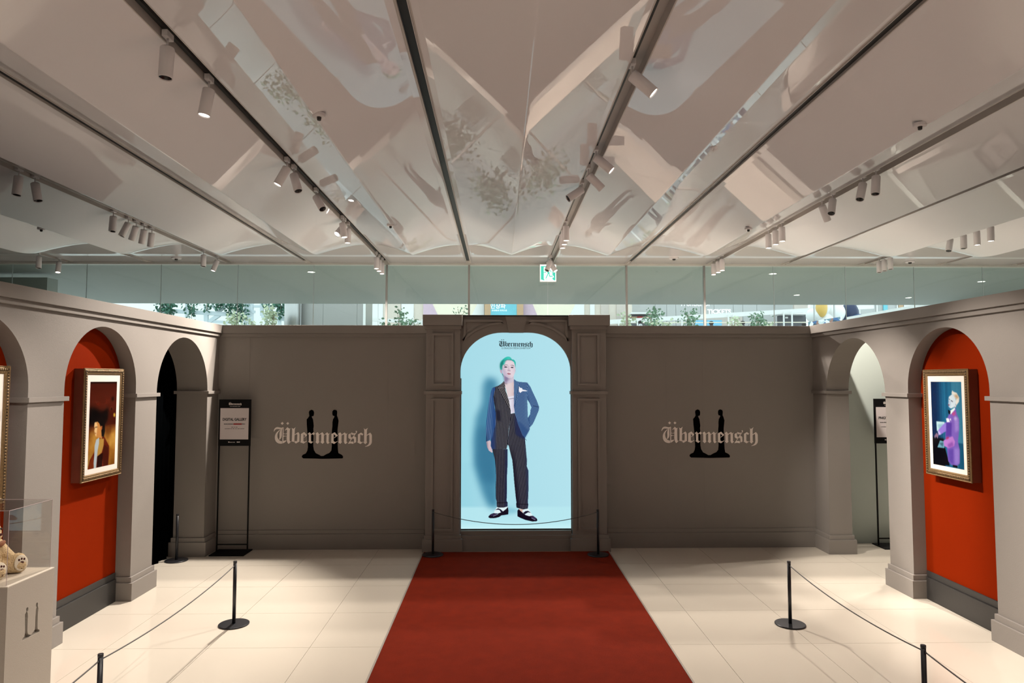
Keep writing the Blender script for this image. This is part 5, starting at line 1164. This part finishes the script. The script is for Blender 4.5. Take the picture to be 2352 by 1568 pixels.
# ------------------------------------------------------------------ the hall behind the back partition (seen mirrored in the ceiling)
M_BOOTH = mat('beige_booth_paint', (0.46, 0.40, 0.35), 0.7)
bo_ = thing('booth', 'beige shop booth behind the back partition, mirrored in the ceiling', 'booth', (2.2, 10.0, 0))
bxo('counter', M_BOOTH, bo_, 0.5, 3.9, 9.7, 10.6, 0, 1.05, bev=0.01); bxo('back_panel', M_BOOTH, bo_, 0.5, 3.9, 10.62, 10.72, 0, 2.35); bxo('canopy', M_BOOTH, bo_, 0.4, 4.0, 9.6, 10.8, 2.36, 2.46)
b2 = thing('display_plinth', 'long beige display plinth behind the left back partition, mirrored in the ceiling', 'plinth', (-2.4, 10.2, 0))
bxo('body', M_BOOTH, b2, -4.0, -0.8, 9.8, 10.7, 0, 0.9, bev=0.01); bxo('top_slab', M_WHITE, b2, -4.05, -0.75, 9.75, 10.75, 0.9, 0.95)
GP = [(-4.6, 19.6, 1.5), (-2.9, 20.4, 1.7), (-0.9, 22.6, 1.5), (2.6, 20.6, 1.6), (4.2, 21.2, 1.8), (-7.2, 20.2, 2.3), (-9.0, 21.5, 2.6), (-6.0, 22.6, 2.4), (7.6, 21.6, 2.2), (10.5, 22.6, 2.5), (-11.0, 22.5, 2.7), (11.3, 20.9, 2.4)]
for k_, (x, y, h) in enumerate(GP):
    t = thing('court_tree', 'green court tree in a square planter, mirrored in the ceiling, ' + ORD[k_] + ' of its row', 'tree', (x, y, 0), 'trees in the garden court')
    bm = box(B(), x-0.35, x+0.35, y-0.35, y+0.35, 0, 0.5, bev=0.02); obj('planter', bm, M_POT, t)
    obj('trunk', tube(B(), [(x, y, 0.45), (x+0.05, y, h*0.6), (x, y, h*0.9)], [0.04, 0.03, 0.015], 8), M_STEMW, t)
    bm = B()
    for q in range(8): leaves(bm, (x+rnd.uniform(-0.3, 0.3), y+rnd.uniform(-0.3, 0.3), h*(0.55+0.055*q)), 45, (0.28, 0.28, 0.16), 0.17, 0.2)
    obj('foliage', bm, M_LEAFMID, t)
TZ_keep = TZ
def visitor(x, y, label, coat, facing=0.0):
    global TZ
    t = thing('person', label, 'person', (x, y, 0), 'visitors in the garden court')
    V = [(0,0,0.95),(0,0,1.20),(0,0,1.42),(0,0,1.52),(0,0.0,1.62),(-0.10,0,0.90),(-0.11,0.02,0.50),(-0.12,0,0.06),(-0.12,-0.12,0.04),(0.10,0,0.90),(0.11,0.02,0.50),(0.12,0,0.06),(0.12,-0.12,0.04),(-0.19,0,1.38),(-0.25,0.02,1.10),(-0.16,-0.20,1.02),(0.19,0,1.38),(0.25,0.02,1.10),(0.16,-0.20,1.02)]
    E_ = [(0,1),(1,2),(2,3),(3,4),(0,5),(5,6),(6,7),(7,8),(0,9),(9,10),(10,11),(11,12),(2,13),(13,14),(14,15),(2,16),(16,17),(17,18)]
    R_ = [0.14,0.14,0.13,0.055,0.09,0.09,0.06,0.045,0.035,0.09,0.06,0.045,0.035,0.065,0.045,0.032,0.065,0.045,0.032]
    me = bpy.data.meshes.new('body'); me.from_pydata(V, E_, []); o = bpy.data.objects.new('body', me); finish(o, t); me.materials.append(coat); o.rotation_euler = (0, 0, facing)
    o.modifiers.new('skin', 'SKIN'); o.modifiers.new('soft', 'SUBSURF').levels = 1
    for v, r_ in zip(me.skin_vertices[0].data, R_): v.radius = (r_, r_)
    me.skin_vertices[0].data[0].use_root = True
    obj('hair', ball(B(), (x, y+0.02, 1.66), (0.105, 0.115, 0.095), 14, 10), M_HAIR, t, smooth=True)
for k_, (x, y, m_, f_) in enumerate(((1.6, 17.2, M_CLOTHD, 0.3), (2.2, 16.4, M_CLOTHD, 1.2), (2.9, 18.2, M_CLOTHW, -0.4), (3.3, 17.0, M_CLOTHD, 2.0), (0.6, 18.6, M_CLOTHD, 0.9), (2.0, 19.4, M_CLOTHD, -1.0), (-0.9, 17.8, M_CLOTHD, 0.2))):
    visitor(x, y, 'visitor in ' + ('white' if m_ is M_CLOTHW else 'dark') + ' clothes in the garden court, ' + ORD[k_] + ' of the group', m_, f_)
